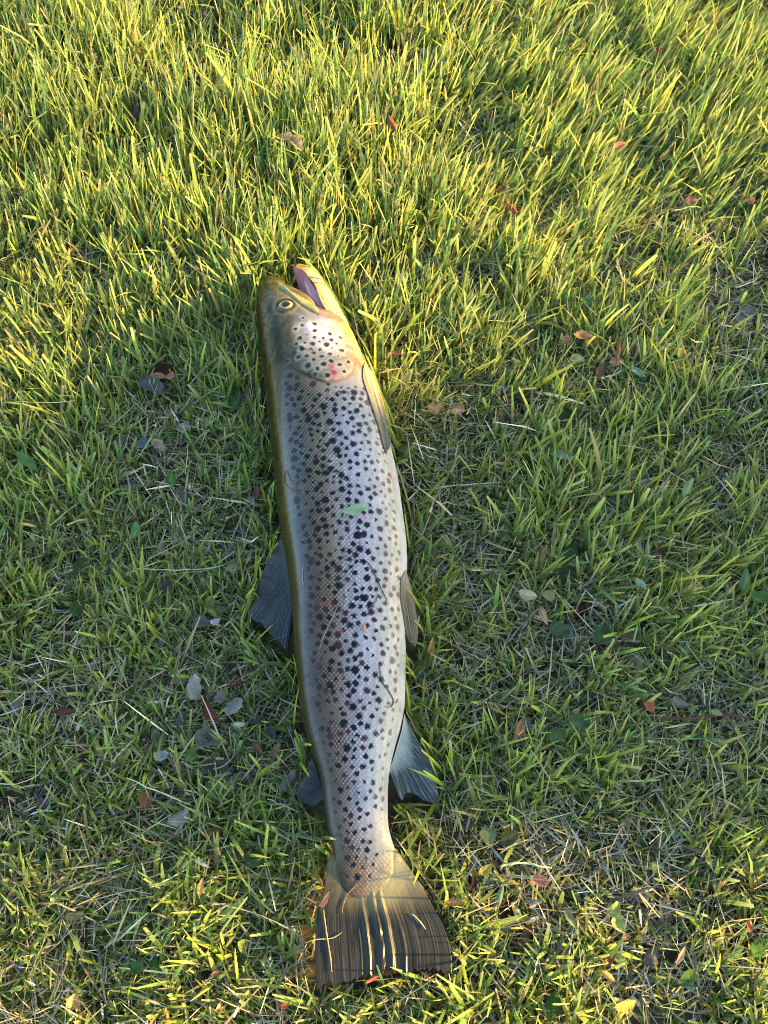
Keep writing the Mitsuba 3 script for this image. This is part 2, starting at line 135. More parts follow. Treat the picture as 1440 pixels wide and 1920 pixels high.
LEAVES = [
    ('dry_leaf', 'golden dry leaf, left half of a pair in the tall grass above the trout', -0.1081, 0.7971, 0.05, np.float64(18.3), np.float64(14.6), 173, [225, 180, 105], 0.3, 'ovate'),
    ('dry_leaf', 'golden dry leaf, lower right half of the pair above the trout', -0.0936, 0.7895, 0.05, np.float64(22.8), np.float64(12.2), -59, [225, 185, 115], 0.3, 'ovate'),
    ('green_leaf', 'dull round green leaf just below the golden leaf pair', -0.0908, 0.7447, 0.022, np.float64(17.3), np.float64(13.1), -26, [92, 112, 70], 0.15, 'round'),
    ('red_leaf', 'dark maroon leaf standing upright in the tall grass, upper left', -0.2072, 0.9136, 0.034, np.float64(24.4), np.float64(9.0), 83, [90, 38, 35], 0.3, 'ovate'),
    ('red_leaf', 'maroon crumpled leaf lower left of the upright maroon one', -0.2252, 0.9109, 0.02, np.float64(12.8), np.float64(12.9), 15, [80, 44, 40], 0.5, 'ovate'),
    ('grey_leaf', 'dark grey rolled leaf standing between blades in the upper left', -0.2794, 0.8607, 0.028, np.float64(28.4), np.float64(8.2), 83, [80, 75, 69], 0.6, 'ovate'),
    ('grey_leaf', 'grey leaf at the very top edge, left of the middle', -0.2082, 1.0245, 0.025, np.float64(30.2), np.float64(24.5), 23, [80, 75, 69], 0.4, 'lobed'),
    ('brown_leaf', 'dark brown leaf sunk in grass near the top middle', 0.0156, 0.9669, 0.02, np.float64(28.7), np.float64(25.3), 15, [72, 52, 42], 0.4, 'ovate'),
    ('grey_leaf', 'grey withered leaf in a gap right of the brown top leaf', 0.0531, 0.9563, 0.015, np.float64(35.0), np.float64(19.2), -47, [150, 144, 134], 0.6, 'lobed'),
    ('red_leaf', 'rust red slim leaf in tall grass above right of the trout', 0.0094, 0.8303, 0.036, np.float64(27.8), np.float64(8.9), -68, [170, 85, 55], 0.4, 'lance'),
    ('brown_leaf', 'small brown leaf just right of the rust red slim leaf', 0.026, 0.8272, 0.026, np.float64(17.8), np.float64(10.9), 68, [140, 95, 60], 0.4, 'ovate'),
    ('orange_leaf', 'orange red leaf lying on blades in the upper right grass', 0.2542, 0.7929, 0.042, np.float64(19.7), np.float64(8.1), 33, [205, 95, 60], 0.3, 'lance'),
    ('red_leaf', 'vivid red narrow leaf in a dark gap right of the centre top', 0.1355, 0.718, 0.03, np.float64(21.1), np.float64(7.4), -58, [190, 60, 40], 0.3, 'lance'),
    ('brown_leaf', 'arched brown leaf up and left of the vivid red leaf', 0.1286, 0.7408, 0.036, np.float64(20.3), np.float64(10.4), 11, [125, 95, 60], 0.5, 'ovate'),
    ('orange_leaf', 'small orange leaf in matted grass near the right edge', 0.3267, 0.7298, 0.028, np.float64(16.6), np.float64(7.8), 13, [200, 110, 55], 0.3, 'lance'),
    ('orange_leaf', 'tiny bright orange leaf farthest right, above the shade', 0.3911, 0.728, 0.03, np.float64(11.5), np.float64(7.4), -75, [225, 110, 40], 0.2, 'ovate'),
    ('brown_leaf', 'brown leaf in dark soil gap under the right edge grass', 0.376, 0.7706, 0.018, np.float64(20.5), np.float64(14.5), -14, [110, 80, 60], 0.4, 'ovate'),
    ('red_leaf', 'red sliver under the tall combed grass in the upper right', 0.3197, 0.9537, 0.024, np.float64(13.3), np.float64(9.0), 41, [150, 70, 45], 0.3, 'lance'),
    ('grey_leaf', "grey upright leaf right of the trout's open jaw", 0.0999, 0.6166, 0.016, np.float64(32.0), np.float64(14.6), 86, [116, 109, 100], 0.5, 'lobed'),
    ('grey_leaf', 'grey leaf left of the grey upright leaf, nearer the jaw', 0.0632, 0.6102, 0.012, np.float64(17.2), np.float64(13.5), 24, [116, 109, 100], 0.5, 'lobed'),
    ('red_leaf', 'small red sliver between grey leaves right of the jaw', 0.089, 0.5971, 0.02, np.float64(10.7), np.float64(4.0), -74, [190, 75, 50], 0.2, 'lance'),
    ('brown_leaf', "brown leaf with upright fold right of the trout's cheek", 0.0151, 0.5643, 0.016, np.float64(28.1), np.float64(16.9), -24, [105, 72, 50], 0.4, 'ovate'),
    ('orange_leaf', "thin orange blade right of the trout's gill cover", 0.0116, 0.5401, 0.024, np.float64(18.5), np.float64(4.5), 0, [185, 105, 60], 0.2, 'lance'),
    ('orange_leaf', 'orange speck of a leaf near the dapples right of the jaw', 0.1552, 0.6401, 0.024, np.float64(9.5), np.float64(6.1), -65, [190, 85, 45], 0.2, 'ovate'),
    ('dry_leaf', 'orange tan round leaf lower right of the pectoral fin', 0.0487, 0.477, 0.028, np.float64(14.3), np.float64(12.2), 6, [215, 150, 95], 0.2, 'round'),
    ('dry_leaf', 'pale tan round leaf right of the orange tan round one', 0.071, 0.477, 0.024, np.float64(13.9), np.float64(12.1), -17, [190, 155, 110], 0.2, 'round'),
    ('grey_leaf', 'large grey crumpled leaf in the dappled grass right of the trout', 0.1194, 0.472, 0.012, np.float64(37.0), np.float64(32.1), 44, [116, 109, 100], 0.45, 'lobed'),
    ('grey_leaf', 'dark grey leaf above right of the large grey crumpled one', 0.1397, 0.4984, 0.016, np.float64(21.8), np.float64(14.7), -23, [80, 75, 69], 0.5, 'lobed'),
    ('dry_leaf', 'salmon leaf, left of three above the green blade cluster', 0.1826, 0.5563, 0.026, np.float64(11.2), np.float64(8.4), 24, [200, 140, 95], 0.3, 'ovate'),
    ('dry_leaf', 'salmon orange arched leaf, right of the three salmon ones', 0.199, 0.5574, 0.03, np.float64(18.7), np.float64(9.3), -10, [215, 150, 85], 0.45, 'ovate'),
    ('dry_leaf', 'pale buff leaf below the salmon orange arched leaf', 0.1908, 0.5326, 0.026, np.float64(15.3), np.float64(8.4), -12, [200, 185, 125], 0.3, 'ovate'),
    ('orange_leaf', 'flat orange tan leaf piece in mid right shade', 0.23, 0.5314, 0.024, np.float64(14.6), np.float64(9.0), 0, [205, 140, 90], 0.1, 'round'),
    ('orange_leaf', 'upright slim orange leaf above the flat orange tan piece', 0.2311, 0.5399, 0.03, np.float64(16.9), np.float64(4.4), 86, [190, 105, 55], 0.2, 'lance'),
    ('orange_leaf', 'brown orange leaf left below the flat orange tan piece', 0.2148, 0.5247, 0.018, np.float64(15.2), np.float64(7.6), 82, [170, 105, 65], 0.3, 'ovate'),
    ('green_leaf', 'pale blue green leaf right below the orange tan piece', 0.249, 0.516, 0.028, np.float64(18.1), np.float64(7.4), -34, [135, 165, 135], 0.3, 'ovate'),
    ('green_leaf', 'broad green leaf in grass above the salmon leaves', 0.2061, 0.6041, 0.024, np.float64(21.0), np.float64(10.2), -46, [100, 135, 75], 0.3, 'ovate'),
    ('green_leaf', 'bright yellow green leaf tilted up in the right shade', 0.2909, 0.5354, 0.034, np.float64(15.8), np.float64(7.7), 55, [160, 165, 45], 0.2, 'ovate'),
    ('green_leaf', 'bright green leaf left of the tilted yellow green leaf', 0.2792, 0.5605, 0.03, np.float64(13.3), np.float64(8.6), 12, [80, 140, 50], 0.2, 'ovate'),
    ('grey_leaf', 'flat dark grey leaf in the bare patch by the right edge', 0.3398, 0.6063, 0.01, np.float64(29.1), np.float64(16.4), -10, [116, 109, 100], 0.25, 'lobed'),
    ('grey_leaf', 'grey leaf in the far right bare patch, below the flat dark one', 0.3743, 0.5972, 0.008, np.float64(25.4), np.float64(19.8), 30, [150, 144, 134], 0.5, 'lobed'),
    ('grey_leaf', 'grey leaf at the top of the bare patch by the right edge', 0.3656, 0.6757, 0.012, np.float64(25.8), np.float64(15.4), 74, [80, 75, 69], 0.5, 'lobed'),
    ('grey_leaf', 'brown grey leaf in shade below the orange tan piece, right', 0.2557, 0.5537, 0.01, np.float64(22.9), np.float64(15.1), -35, [100, 98, 98], 0.4, 'lobed'),
    ('brown_leaf', 'pinkish brown curled leaf in the middle right shade', 0.247, 0.3977, 0.024, np.float64(20.7), np.float64(9.6), -53, [135, 110, 100], 0.5, 'ovate'),
    ('green_leaf', 'light green upright leaf right of the pinkish brown curled leaf', 0.2805, 0.39, 0.032, np.float64(20.0), np.float64(7.3), 67, [150, 180, 115], 0.3, 'ovate'),
    ('green_leaf', 'silvery green folded leaf in the right middle turf', 0.167, 0.4231, 0.032, np.float64(24.0), np.float64(8.1), -17, [130, 150, 115], 0.4, 'lance'),
    ('grey_leaf', 'long grey leaf strip standing below the silvery green folded leaf', 0.2164, 0.3886, 0.014, np.float64(33.5), np.float64(8.2), 81, [116, 109, 100], 0.4, 'lance'),
    ('green_leaf', 'deep green small leaf in the dark gap right of the large grey leaf', 0.1799, 0.4732, 0.014, np.float64(17.6), np.float64(13.1), 63, [75, 95, 55], 0.2, 'round'),
    ('dry_leaf', "pale cream leaf right of the trout's pelvic fin", 0.1267, 0.286, 0.03, np.float64(16.6), np.float64(9.8), -13, [200, 190, 140], 0.35, 'round'),
    ('green_leaf', "pale olive leaf touching the cream leaf's right side", 0.1466, 0.2869, 0.026, np.float64(14.6), np.float64(9.8), 11, [140, 145, 95], 0.2, 'round'),
    ('dry_leaf', 'pinkish curled leaf hanging below the pale olive leaf', 0.1397, 0.2676, 0.026, np.float64(19.1), np.float64(6.3), -66, [215, 160, 120], 0.5, 'ovate'),
    ('green_leaf', 'broad dark green leaf above right of the cream leaf', 0.173, 0.3317, 0.014, np.float64(21.2), np.float64(17.0), 71, [68, 100, 58], 0.2, 'round'),
    ('green_leaf', 'broad dull green leaf under grass left of the maroon patch', 0.1652, 0.3086, 0.012, np.float64(18.8), np.float64(16.6), 21, [75, 92, 58], 0.2, 'round'),
    ('green_leaf', 'round olive green leaf right below the pinkish curled leaf', 0.1547, 0.2581, 0.016, np.float64(18.2), np.float64(14.0), -10, [88, 112, 72], 0.15, 'round'),
    ('green_leaf', 'large round green leaf left of the brownish round leaf', 0.1914, 0.2536, 0.018, np.float64(19.8), np.float64(17.4), 61, [78, 118, 70], 0.12, 'round'),
    ('brown_leaf', 'brownish olive round leaf, right of the large round green one', 0.2185, 0.2523, 0.024, np.float64(17.9), np.float64(17.8), 31, [105, 105, 72], 0.12, 'round'),
    ('dry_leaf', 'pale mottled leaf under the brownish olive round leaf', 0.2199, 0.2298, 0.012, np.float64(17.4), np.float64(14.3), -56, [158, 155, 125], 0.35, 'round'),
    ('brown_leaf', 'reddish brown strip between the two large round leaves', 0.2008, 0.2434, 0.02, np.float64(19.1), np.float64(5.9), 19, [125, 75, 58], 0.3, 'lance'),
    ('red_leaf', 'dark maroon leaf in the hollow above the round leaves', 0.1764, 0.2792, 0.012, np.float64(17.0), np.float64(10.9), 51, [90, 38, 35], 0.4, 'ovate'),
    ('green_leaf', 'pale bluish green lance leaf standing in the right middle turf', 0.2261, 0.2943, 0.036, np.float64(19.5), np.float64(7.5), -61, [150, 185, 140], 0.3, 'ovate'),
    ('brown_leaf', "dead yellow brown leaf upright in turf right of the trout's flank", 0.1444, 0.3264, 0.03, np.float64(19.2), np.float64(5.5), 81, [165, 130, 70], 0.3, 'lance'),
    ('orange_leaf', 'yellow orange leaf standing below right of the pelvic fin', 0.0405, 0.2401, 0.028, np.float64(16.8), np.float64(4.8), 80, [185, 140, 45], 0.3, 'lance'),
    ('brown_leaf', 'brown shredded leaf right of the yellow orange standing leaf', 0.0609, 0.2423, 0.012, np.float64(16.3), np.float64(7.9), -26, [105, 72, 50], 0.5, 'lobed'),
    ('red_leaf', 'faded red leaf in the upper right of the shade turf', 0.2525, 0.3288, 0.016, np.float64(15.1), np.float64(8.4), -27, [125, 75, 65], 0.4, 'ovate'),
    ('orange_leaf', 'two tone orange and yellow leaf leaning right of the anal fin', 0.1124, 0.1681, 0.028, np.float64(19.6), np.float64(6.9), 68, [195, 115, 40], 0.3, 'ovate'),
    ('grey_leaf', 'grey brown leaf against the two tone orange leaf', 0.121, 0.1746, 0.02, np.float64(14.0), np.float64(10.2), 61, [125, 110, 100], 0.4, 'ovate'),
    ('green_leaf', 'broad round green leaf right of the two tone orange leaf', 0.1645, 0.1742, 0.02, np.float64(18.4), np.float64(15.0), -10, [88, 118, 72], 0.12, 'round'),
    ('green_leaf', 'broad pale green leaf left below the round green leaf', 0.1453, 0.1652, 0.018, np.float64(15.8), np.float64(12.9), 60, [95, 125, 75], 0.15, 'round'),
    ('orange_leaf', 'orange leaf at the left end of the brown twig', 0.2242, 0.1868, 0.026, np.float64(11.3), np.float64(7.5), -51, [205, 100, 35], 0.4, 'ovate'),
    ('brown_leaf', 'reddish brown leaf above the orange leaf by the twig', 0.2231, 0.1923, 0.022, np.float64(11.2), np.float64(7.1), 31, [105, 72, 50], 0.4, 'ovate'),
    ('grey_leaf', 'mauve grey leaf above the brown twig', 0.2533, 0.1937, 0.02, np.float64(16.8), np.float64(9.5), -20, [125, 112, 110], 0.35, 'ovate'),
    ('green_leaf', 'pale green small leaf on the right part of the twig', 0.2809, 0.1828, 0.024, np.float64(10.2), np.float64(5.2), -20, [165, 180, 120], 0.2, 'ovate'),
    ('grey_leaf', 'grey leaf piece below the right end of the twig', 0.272, 0.1623, 0.01, np.float64(15.7), np.float64(10.1), 51, [150, 144, 134], 0.5, 'lobed'),
    ('green_leaf', 'green leaf right above the mauve grey leaf by the twig', 0.2202, 0.1987, 0.022, np.float64(16.8), np.float64(8.6), 10, [95, 130, 55], 0.3, 'ovate'),
    ('green_leaf', 'bright green broad leaf at the right edge above the round leaves', 0.3336, 0.2854, 0.026, np.float64(16.6), np.float64(13.3), 21, [88, 135, 55], 0.2, 'round'),
    ('green_leaf', 'green arrow shaped leaf near the right edge of the shade', 0.3211, 0.3012, 0.028, np.float64(22.9), np.float64(9.8), 76, [105, 140, 80], 0.3, 'ovate'),
    ('green_leaf', 'round pale green leaf above right of the tail fin', 0.0828, 0.0826, 0.03, np.float64(14.1), np.float64(12.3), -60, [130, 145, 90], 0.12, 'round'),
    ('green_leaf', 'round olive leaf right of the round pale green one', 0.101, 0.0836, 0.02, np.float64(15.9), np.float64(13.3), 25, [92, 105, 60], 0.12, 'round'),
    ('orange_leaf', 'orange pink crumpled leaf lit by sun right of the tail', 0.1234, 0.0504, 0.022, np.float64(15.6), np.float64(9.5), 0, [220, 115, 70], 0.5, 'lobed'),
    ('green_leaf', 'yellow green leaf with an orange tip right of the tail root', 0.0806, 0.058, 0.028, np.float64(13.9), np.float64(7.0), 35, [190, 175, 45], 0.3, 'ovate'),
    ('orange_leaf', 'orange leaf touching the right side of the tail fin', 0.0549, 0.0338, 0.026, np.float64(14.6), np.float64(6.0), -5, [205, 125, 45], 0.25, 'ovate'),
    ('green_leaf', 'bright yellow green leaf, upper of two in the lower right', 0.1787, 0.0298, 0.03, np.float64(10.3), np.float64(9.4), 40, [175, 190, 80], 0.2, 'round'),
    ('green_leaf', 'light green square-ended leaf, lower of two in the lower right', 0.1813, 0.0177, 0.026, np.float64(13.6), np.float64(10.2), -60, [165, 185, 90], 0.2, 'round'),
    ('green_leaf', 'round grey green leaf in shade up right of the two bright ones', 0.2172, 0.0606, 0.024, np.float64(10.4), np.float64(8.7), -30, [125, 140, 100], 0.15, 'round'),
    ('green_leaf', 'glossy big green leaf cut by the right edge near the bottom', 0.288, 0.0011, 0.026, np.float64(16.9), np.float64(14.3), 20, [75, 120, 50], 0.15, 'round'),
    ('dry_leaf', 'salmon sliver leaf in the lower right turf', 0.2271, -0.0041, 0.028, np.float64(16.0), np.float64(4.2), 55, [205, 155, 115], 0.25, 'lance'),
    ('red_leaf', 'small crimson leaf near the right edge, lower corner', 0.2812, 0.0165, 0.03, np.float64(9.3), np.float64(3.8), -65, [190, 50, 50], 0.3, 'lance'),
    ('green_leaf', 'yellow green leaf with orange rim at the bottom right', 0.182, -0.0376, 0.026, np.float64(19.0), np.float64(9.9), 10, [195, 185, 50], 0.3, 'ovate'),
    ('brown_leaf', 'rust brown leaf above left of the yellow green bottom leaf', 0.1757, -0.0071, 0.018, np.float64(11.7), np.float64(5.9), 50, [165, 95, 60], 0.4, 'ovate'),
    ('grey_leaf', 'big grey brown leaf flat in the lower right hollow', 0.2116, -0.0053, 0.01, np.float64(18.5), np.float64(15.1), 80, [105, 88, 75], 0.3, 'ovate'),
    ('brown_leaf', 'wood brown leaf strip in the hollow right of the tail fin', 0.0977, 0.0305, 0.01, np.float64(19.7), np.float64(10.3), 70, [72, 52, 42], 0.4, 'ovate'),
    ('brown_leaf', 'brown rolled leaf below the wood brown strip', 0.1105, 0.0088, 0.012, np.float64(17.8), np.float64(6.8), 55, [120, 92, 70], 0.6, 'ovate'),
    ('grey_leaf', 'pale grey leaf shred right of the wood brown strip', 0.1206, 0.0335, 0.014, np.float64(11.1), np.float64(6.0), 30, [150, 144, 134], 0.5, 'lobed'),
    ('orange_leaf', 'small orange leaf below the light green square-ended leaf', 0.1879, 0.0091, 0.022, np.float64(7.6), np.float64(4.2), 10, [210, 130, 70], 0.3, 'ovate'),
    ('brown_leaf', 'chestnut leaf at the bottom edge right of the tail', 0.0678, -0.0483, 0.014, np.float64(14.8), np.float64(9.0), 30, [135, 85, 55], 0.4, 'ovate'),
    ('green_leaf', 'slim blue green leaf standing right of the tail fin', 0.0908, 0.0383, 0.03, np.float64(21.5), np.float64(5.2), 88, [115, 150, 110], 0.2, 'lance'),
    ('green_leaf', 'grey green leaf with pale midrib right of the wood brown strip', 0.1449, 0.0223, 0.024, np.float64(17.1), np.float64(6.0), -60, [120, 140, 95], 0.3, 'ovate'),
    ('green_leaf', 'deep green leaf in the bottom right corner turf', 0.2315, -0.0182, 0.022, np.float64(18.3), np.float64(10.0), 35, [82, 125, 60], 0.3, 'ovate'),
    ('green_leaf', 'dark green broad leaf near the bottom, right of centre', 0.1296, -0.0366, 0.016, np.float64(18.2), np.float64(12.4), 80, [70, 110, 40], 0.2, 'ovate'),
    ('orange_leaf', 'yellow and orange leaf between turf blades, lower right', 0.171, -0.0181, 0.024, np.float64(12.5), np.float64(5.0), -30, [215, 150, 60], 0.3, 'ovate'),
    ('red_leaf', 'dark purple leaf standing right of the yellow tipped leaf', 0.0709, 0.0486, 0.02, np.float64(12.1), np.float64(5.2), 85, [90, 38, 35], 0.3, 'lance'),
    ('brown_leaf', 'rust brown leaf in shade left of the long bottom straw', -0.195, 0.1136, 0.02, np.float64(15.3), np.float64(11.6), 70, [150, 95, 65], 0.35, 'ovate'),
    ('grey_leaf', 'pale grey rounded leaf below the rust brown leaf, lower left', -0.168, 0.0998, 0.016, np.float64(19.5), np.float64(13.4), 25, [150, 144, 134], 0.3, 'lobed'),
    ('brown_leaf', 'brown leaf in lower left shade, left of the pale grey one', -0.251, 0.0923, 0.016, np.float64(14.1), np.float64(8.0), 20, [125, 85, 55], 0.4, 'ovate'),
    ('brown_leaf', 'orange brown leaf right of the pale grey rounded leaf', -0.1392, 0.0873, 0.016, np.float64(13.2), np.float64(8.0), 10, [145, 95, 40], 0.3, 'ovate'),
    ('grey_leaf', "dark grey leaf clump's upper piece left of the adipose fin", -0.1417, 0.1429, 0.014, np.float64(20.9), np.float64(15.6), 10, [80, 75, 69], 0.5, 'lobed'),
    ('grey_leaf', 'grey leaf under the dark grey clump left of the adipose fin', -0.123, 0.129, 0.014, np.float64(16.3), np.float64(9.9), 60, [116, 109, 100], 0.5, 'lobed'),
    ('grey_leaf', "dusty grey leaf touching the adipose fin's left side", -0.078, 0.1284, 0.018, np.float64(20.0), np.float64(13.5), 60, [116, 109, 100], 0.4, 'lobed'),
    ('brown_leaf', 'chocolate leaf at the left edge, lower part of the shade', -0.3101, 0.114, 0.014, np.float64(15.2), np.float64(11.7), -30, [85, 62, 50], 0.4, 'ovate'),
    ('dry_leaf', 'golden tan leaf near the bottom left corner', -0.2338, -0.0355, 0.026, np.float64(11.6), np.float64(9.9), 70, [205, 155, 90], 0.3, 'round'),
    ('green_leaf', 'round shaded green leaf in the lower left, sunlit tuft beside', -0.1887, -0.0115, 0.022, np.float64(13.4), np.float64(9.2), 5, [75, 120, 50], 0.15, 'round'),
    ('green_leaf', 'round dark green leaf right of the shaded round one, lower left', -0.1753, -0.0116, 0.018, np.float64(12.6), np.float64(9.2), -15, [62, 98, 45], 0.15, 'round'),
    ('red_leaf', 'pale red sliver leaf left of the tail fin in sun', -0.129, -0.0166, 0.024, np.float64(8.3), np.float64(3.3), 35, [205, 110, 85], 0.3, 'lance'),
    ('brown_leaf', 'dull brown leaf under the two round dark leaves, lower left', -0.1857, -0.0191, 0.012, np.float64(11.7), np.float64(8.3), -40, [125, 90, 75], 0.4, 'ovate'),
    ('brown_leaf', 'red brown leaf by the bottom edge left of the tail fin', -0.0762, -0.0372, 0.02, np.float64(11.6), np.float64(8.3), 20, [165, 90, 60], 0.4, 'ovate'),
    ('orange_leaf', 'orange tipped upright leaf in the sunlit tuft left of the tail', -0.1417, 0.0441, 0.038, np.float64(16.4), np.float64(5.2), 85, [220, 165, 75], 0.2, 'lance'),
    ('orange_leaf', "bright orange crumpled leaf under the tail fin's lower edge", -0.0073, -0.0197, 0.02, np.float64(14.2), np.float64(4.2), 25, [225, 105, 45], 0.5, 'lobed'),
    ('green_leaf', 'grey green oval leaf in the lower left shade', -0.2427, 0.0241, 0.016, np.float64(15.4), np.float64(7.7), 10, [92, 105, 80], 0.2, 'round'),
    ('green_leaf', 'round dull green leaf in grass left of the tail root', -0.1031, 0.0661, 0.016, np.float64(15.7), np.float64(12.2), 30, [85, 110, 55], 0.15, 'round'),
    ('green_leaf', "round yellow green leaf left of the tail fin's middle", -0.1087, 0.0027, 0.02, np.float64(9.3), np.float64(8.4), 60, [125, 150, 60], 0.15, 'round'),
    ('orange_leaf', "slim rust orange leaf standing against the tail fin's left edge", -0.0461, 0.0343, 0.034, np.float64(18.9), np.float64(4.3), 62, [205, 125, 75], 0.3, 'lance'),
    ('brown_leaf', 'dark brown leaf left of the yellow sunlit tuft, lower left', -0.238, 0.0111, 0.012, np.float64(14.4), np.float64(10.2), 70, [90, 68, 50], 0.4, 'ovate'),
    ('white_petal', 'white narrow petal above the sunlit tuft, left of the tail', -0.1447, 0.0625, 0.026, np.float64(14.8), np.float64(3.5), -22, [205, 205, 205], 0.2, 'lance'),
    ('brown_leaf', 'brown leaf in dark gap below the round yellow green leaf', -0.1425, -0.0258, 0.012, np.float64(14.1), np.float64(10.8), -20, [100, 72, 50], 0.4, 'ovate'),
    ('grey_leaf', "big pale grey leaf with curled lobes left of the dorsal fin's lower part", -0.1636, 0.2065, 0.022, np.float64(22.2), np.float64(16.9), 80, [150, 144, 134], 0.45, 'lobed'),
    ('grey_leaf', 'grey leaf left behind the big pale grey lobed leaf', -0.1768, 0.2136, 0.018, np.float64(13.2), np.float64(8.7), 21, [116, 109, 100], 0.4, 'lobed'),
    ('grey_leaf', 'small grey leaf pair half, above the red brown leaf', -0.1412, 0.1987, 0.022, np.float64(12.5), np.float64(10.3), 80, [116, 109, 100], 0.35, 'lobed'),
    ('grey_leaf', 'grey wavy leaf right of the red brown leaf', -0.1278, 0.1905, 0.02, np.float64(19.0), np.float64(14.9), 70, [150, 144, 134], 0.4, 'lobed'),
    ('red_leaf', 'red brown leaf lying among the grey leaves, left of the trout', -0.1465, 0.1841, 0.022, np.float64(21.5), np.float64(10.3), -46, [115, 55, 42], 0.3, 'ovate'),
    ('grey_leaf', 'broad grey leaf below the red brown leaf', -0.1492, 0.1638, 0.016, np.float64(22.9), np.float64(20.5), 10, [116, 109, 100], 0.45, 'lobed'),
    ('grey_leaf', 'dark grey cupped leaf left of the broad grey one', -0.1729, 0.1786, 0.018, np.float64(12.2), np.float64(10.2), 70, [80, 75, 69], 0.5, 'lobed'),
    ('grey_leaf', 'whitish grey leaf with dark hollow, lowest of the grey group', -0.1869, 0.1492, 0.018, np.float64(12.8), np.float64(9.2), 20, [170, 170, 175], 0.6, 'lobed'),
    ('grey_leaf', 'grey leaf spread near the lowest whitish one', -0.1919, 0.1651, 0.014, np.float64(14.7), np.float64(13.0), -20, [116, 109, 100], 0.4, 'lobed'),
    ('grey_leaf', "grey leaf near the trout's back below the dorsal fin", -0.1094, 0.18, 0.014, np.float64(15.7), np.float64(11.3), 0, [80, 75, 69], 0.4, 'lobed'),
    ('grey_leaf', "dark leaf close to the trout's back left of its lower flank", -0.096, 0.1709, 0.012, np.float64(15.9), np.float64(11.0), -70, [80, 75, 69], 0.4, 'lobed'),
    ('brown_leaf', "narrow red brown leaf above the grey leaves, left of the trout's back", -0.1269, 0.2093, 0.022, np.float64(16.9), np.float64(5.3), 10, [120, 68, 48], 0.3, 'lance'),
    ('brown_leaf', 'orange brown leaf tuft below the grey leaf near the back', -0.106, 0.155, 0.02, np.float64(12.0), np.float64(6.0), -60, [150, 110, 75], 0.4, 'ovate'),
    ('dry_leaf', "tan upright leaf beside the trout's back above the adipose fin", -0.0901, 0.1529, 0.022, np.float64(14.8), np.float64(6.4), 65, [150, 125, 75], 0.3, 'ovate'),
    ('grey_leaf', "grey cupped leaf left of the dorsal fin's tip", -0.1621, 0.2645, 0.022, np.float64(14.5), np.float64(11.1), 10, [116, 109, 100], 0.5, 'round'),
    ('grey_leaf', 'whitish leaf right of the grey cupped leaf near the dorsal fin', -0.1491, 0.2655, 0.022, np.float64(9.7), np.float64(6.5), 31, [190, 192, 200], 0.4, 'ovate'),
    ('grey_leaf', 'dark grey oval leaf standing in the left middle turf', -0.1971, 0.2988, 0.022, np.float64(15.6), np.float64(8.8), 81, [80, 75, 69], 0.3, 'round'),
    ('grey_leaf', 'pale grey shred below the dark grey oval leaf', -0.2084, 0.289, 0.014, np.float64(14.7), np.float64(9.2), -21, [150, 144, 134], 0.6, 'lobed'),
    ('grey_leaf', "grey leaf left of the dorsal fin's root, in thin grass", -0.1463, 0.3327, 0.014, np.float64(20.9), np.float64(12.7), 16, [116, 109, 100], 0.45, 'lobed'),
    ('grey_leaf', "grey leaf above the dorsal fin's root, left of the back", -0.1334, 0.3494, 0.012, np.float64(19.1), np.float64(11.2), 62, [116, 109, 100], 0.4, 'lobed'),
    ('grey_leaf', "dark grey leaf beside the dorsal fin's front edge", -0.1184, 0.3317, 0.014, np.float64(13.8), np.float64(11.9), 81, [80, 75, 69], 0.4, 'round'),
    ('grey_leaf', 'white grey curled leaf at the right end of the long pale straw', -0.1361, 0.3164, 0.02, np.float64(12.9), np.float64(7.8), 21, [175, 175, 180], 0.5, 'lobed'),
    ('grey_leaf', 'narrow grey leaf strip in the left middle turf', -0.1959, 0.2511, 0.02, np.float64(15.0), np.float64(5.7), 80, [116, 109, 100], 0.3, 'lance'),
    ('grey_leaf', 'tilted grey strip leaf farther left of the narrow grey one', -0.2515, 0.2285, 0.022, np.float64(15.5), np.float64(4.3), 51, [116, 109, 100], 0.3, 'lance'),
    ('red_leaf', "dull red leaf in the turf far left of the trout's flank", -0.2702, 0.1845, 0.02, np.float64(17.6), np.float64(7.6), 5, [110, 68, 58], 0.4, 'ovate'),
    ('grey_leaf', 'grey brown folded leaf at the left edge of the shade', -0.3143, 0.1905, 0.018, np.float64(17.1), np.float64(9.3), 75, [110, 100, 98], 0.5, 'ovate'),
    ('green_leaf', 'upright light green leaf in the left middle turf', -0.2266, 0.349, 0.028, np.float64(17.4), np.float64(8.5), 81, [110, 150, 80], 0.2, 'ovate'),
    ('green_leaf', 'olive green leaf under the yellow strip at the left', -0.3211, 0.3371, 0.024, np.float64(13.0), np.float64(9.7), 11, [120, 130, 70], 0.2, 'ovate'),
    ('yellow_leaf', 'yellow strip leaf near the left edge of the photo', -0.3218, 0.3512, 0.034, np.float64(15.1), np.float64(3.3), 0, [215, 190, 80], 0.2, 'lance'),
    ('green_leaf', 'shaded green leaf in the left middle turf, oval', -0.2769, 0.3187, 0.018, np.float64(15.6), np.float64(8.0), 62, [65, 100, 45], 0.2, 'ovate'),
    ('green_leaf', 'round green leaf half under blades, left middle', -0.2715, 0.2788, 0.016, np.float64(16.7), np.float64(13.1), 31, [75, 110, 45], 0.15, 'round'),
    ('green_leaf', 'olive leaf of a small trio left of the dorsal fin, upper', -0.153, 0.2796, 0.024, np.float64(15.1), np.float64(6.9), 61, [125, 130, 65], 0.3, 'ovate'),
    ('green_leaf', 'olive leaf of the small trio left of the dorsal fin, right', -0.1436, 0.2749, 0.022, np.float64(11.7), np.float64(7.1), 21, [120, 125, 70], 0.3, 'ovate'),
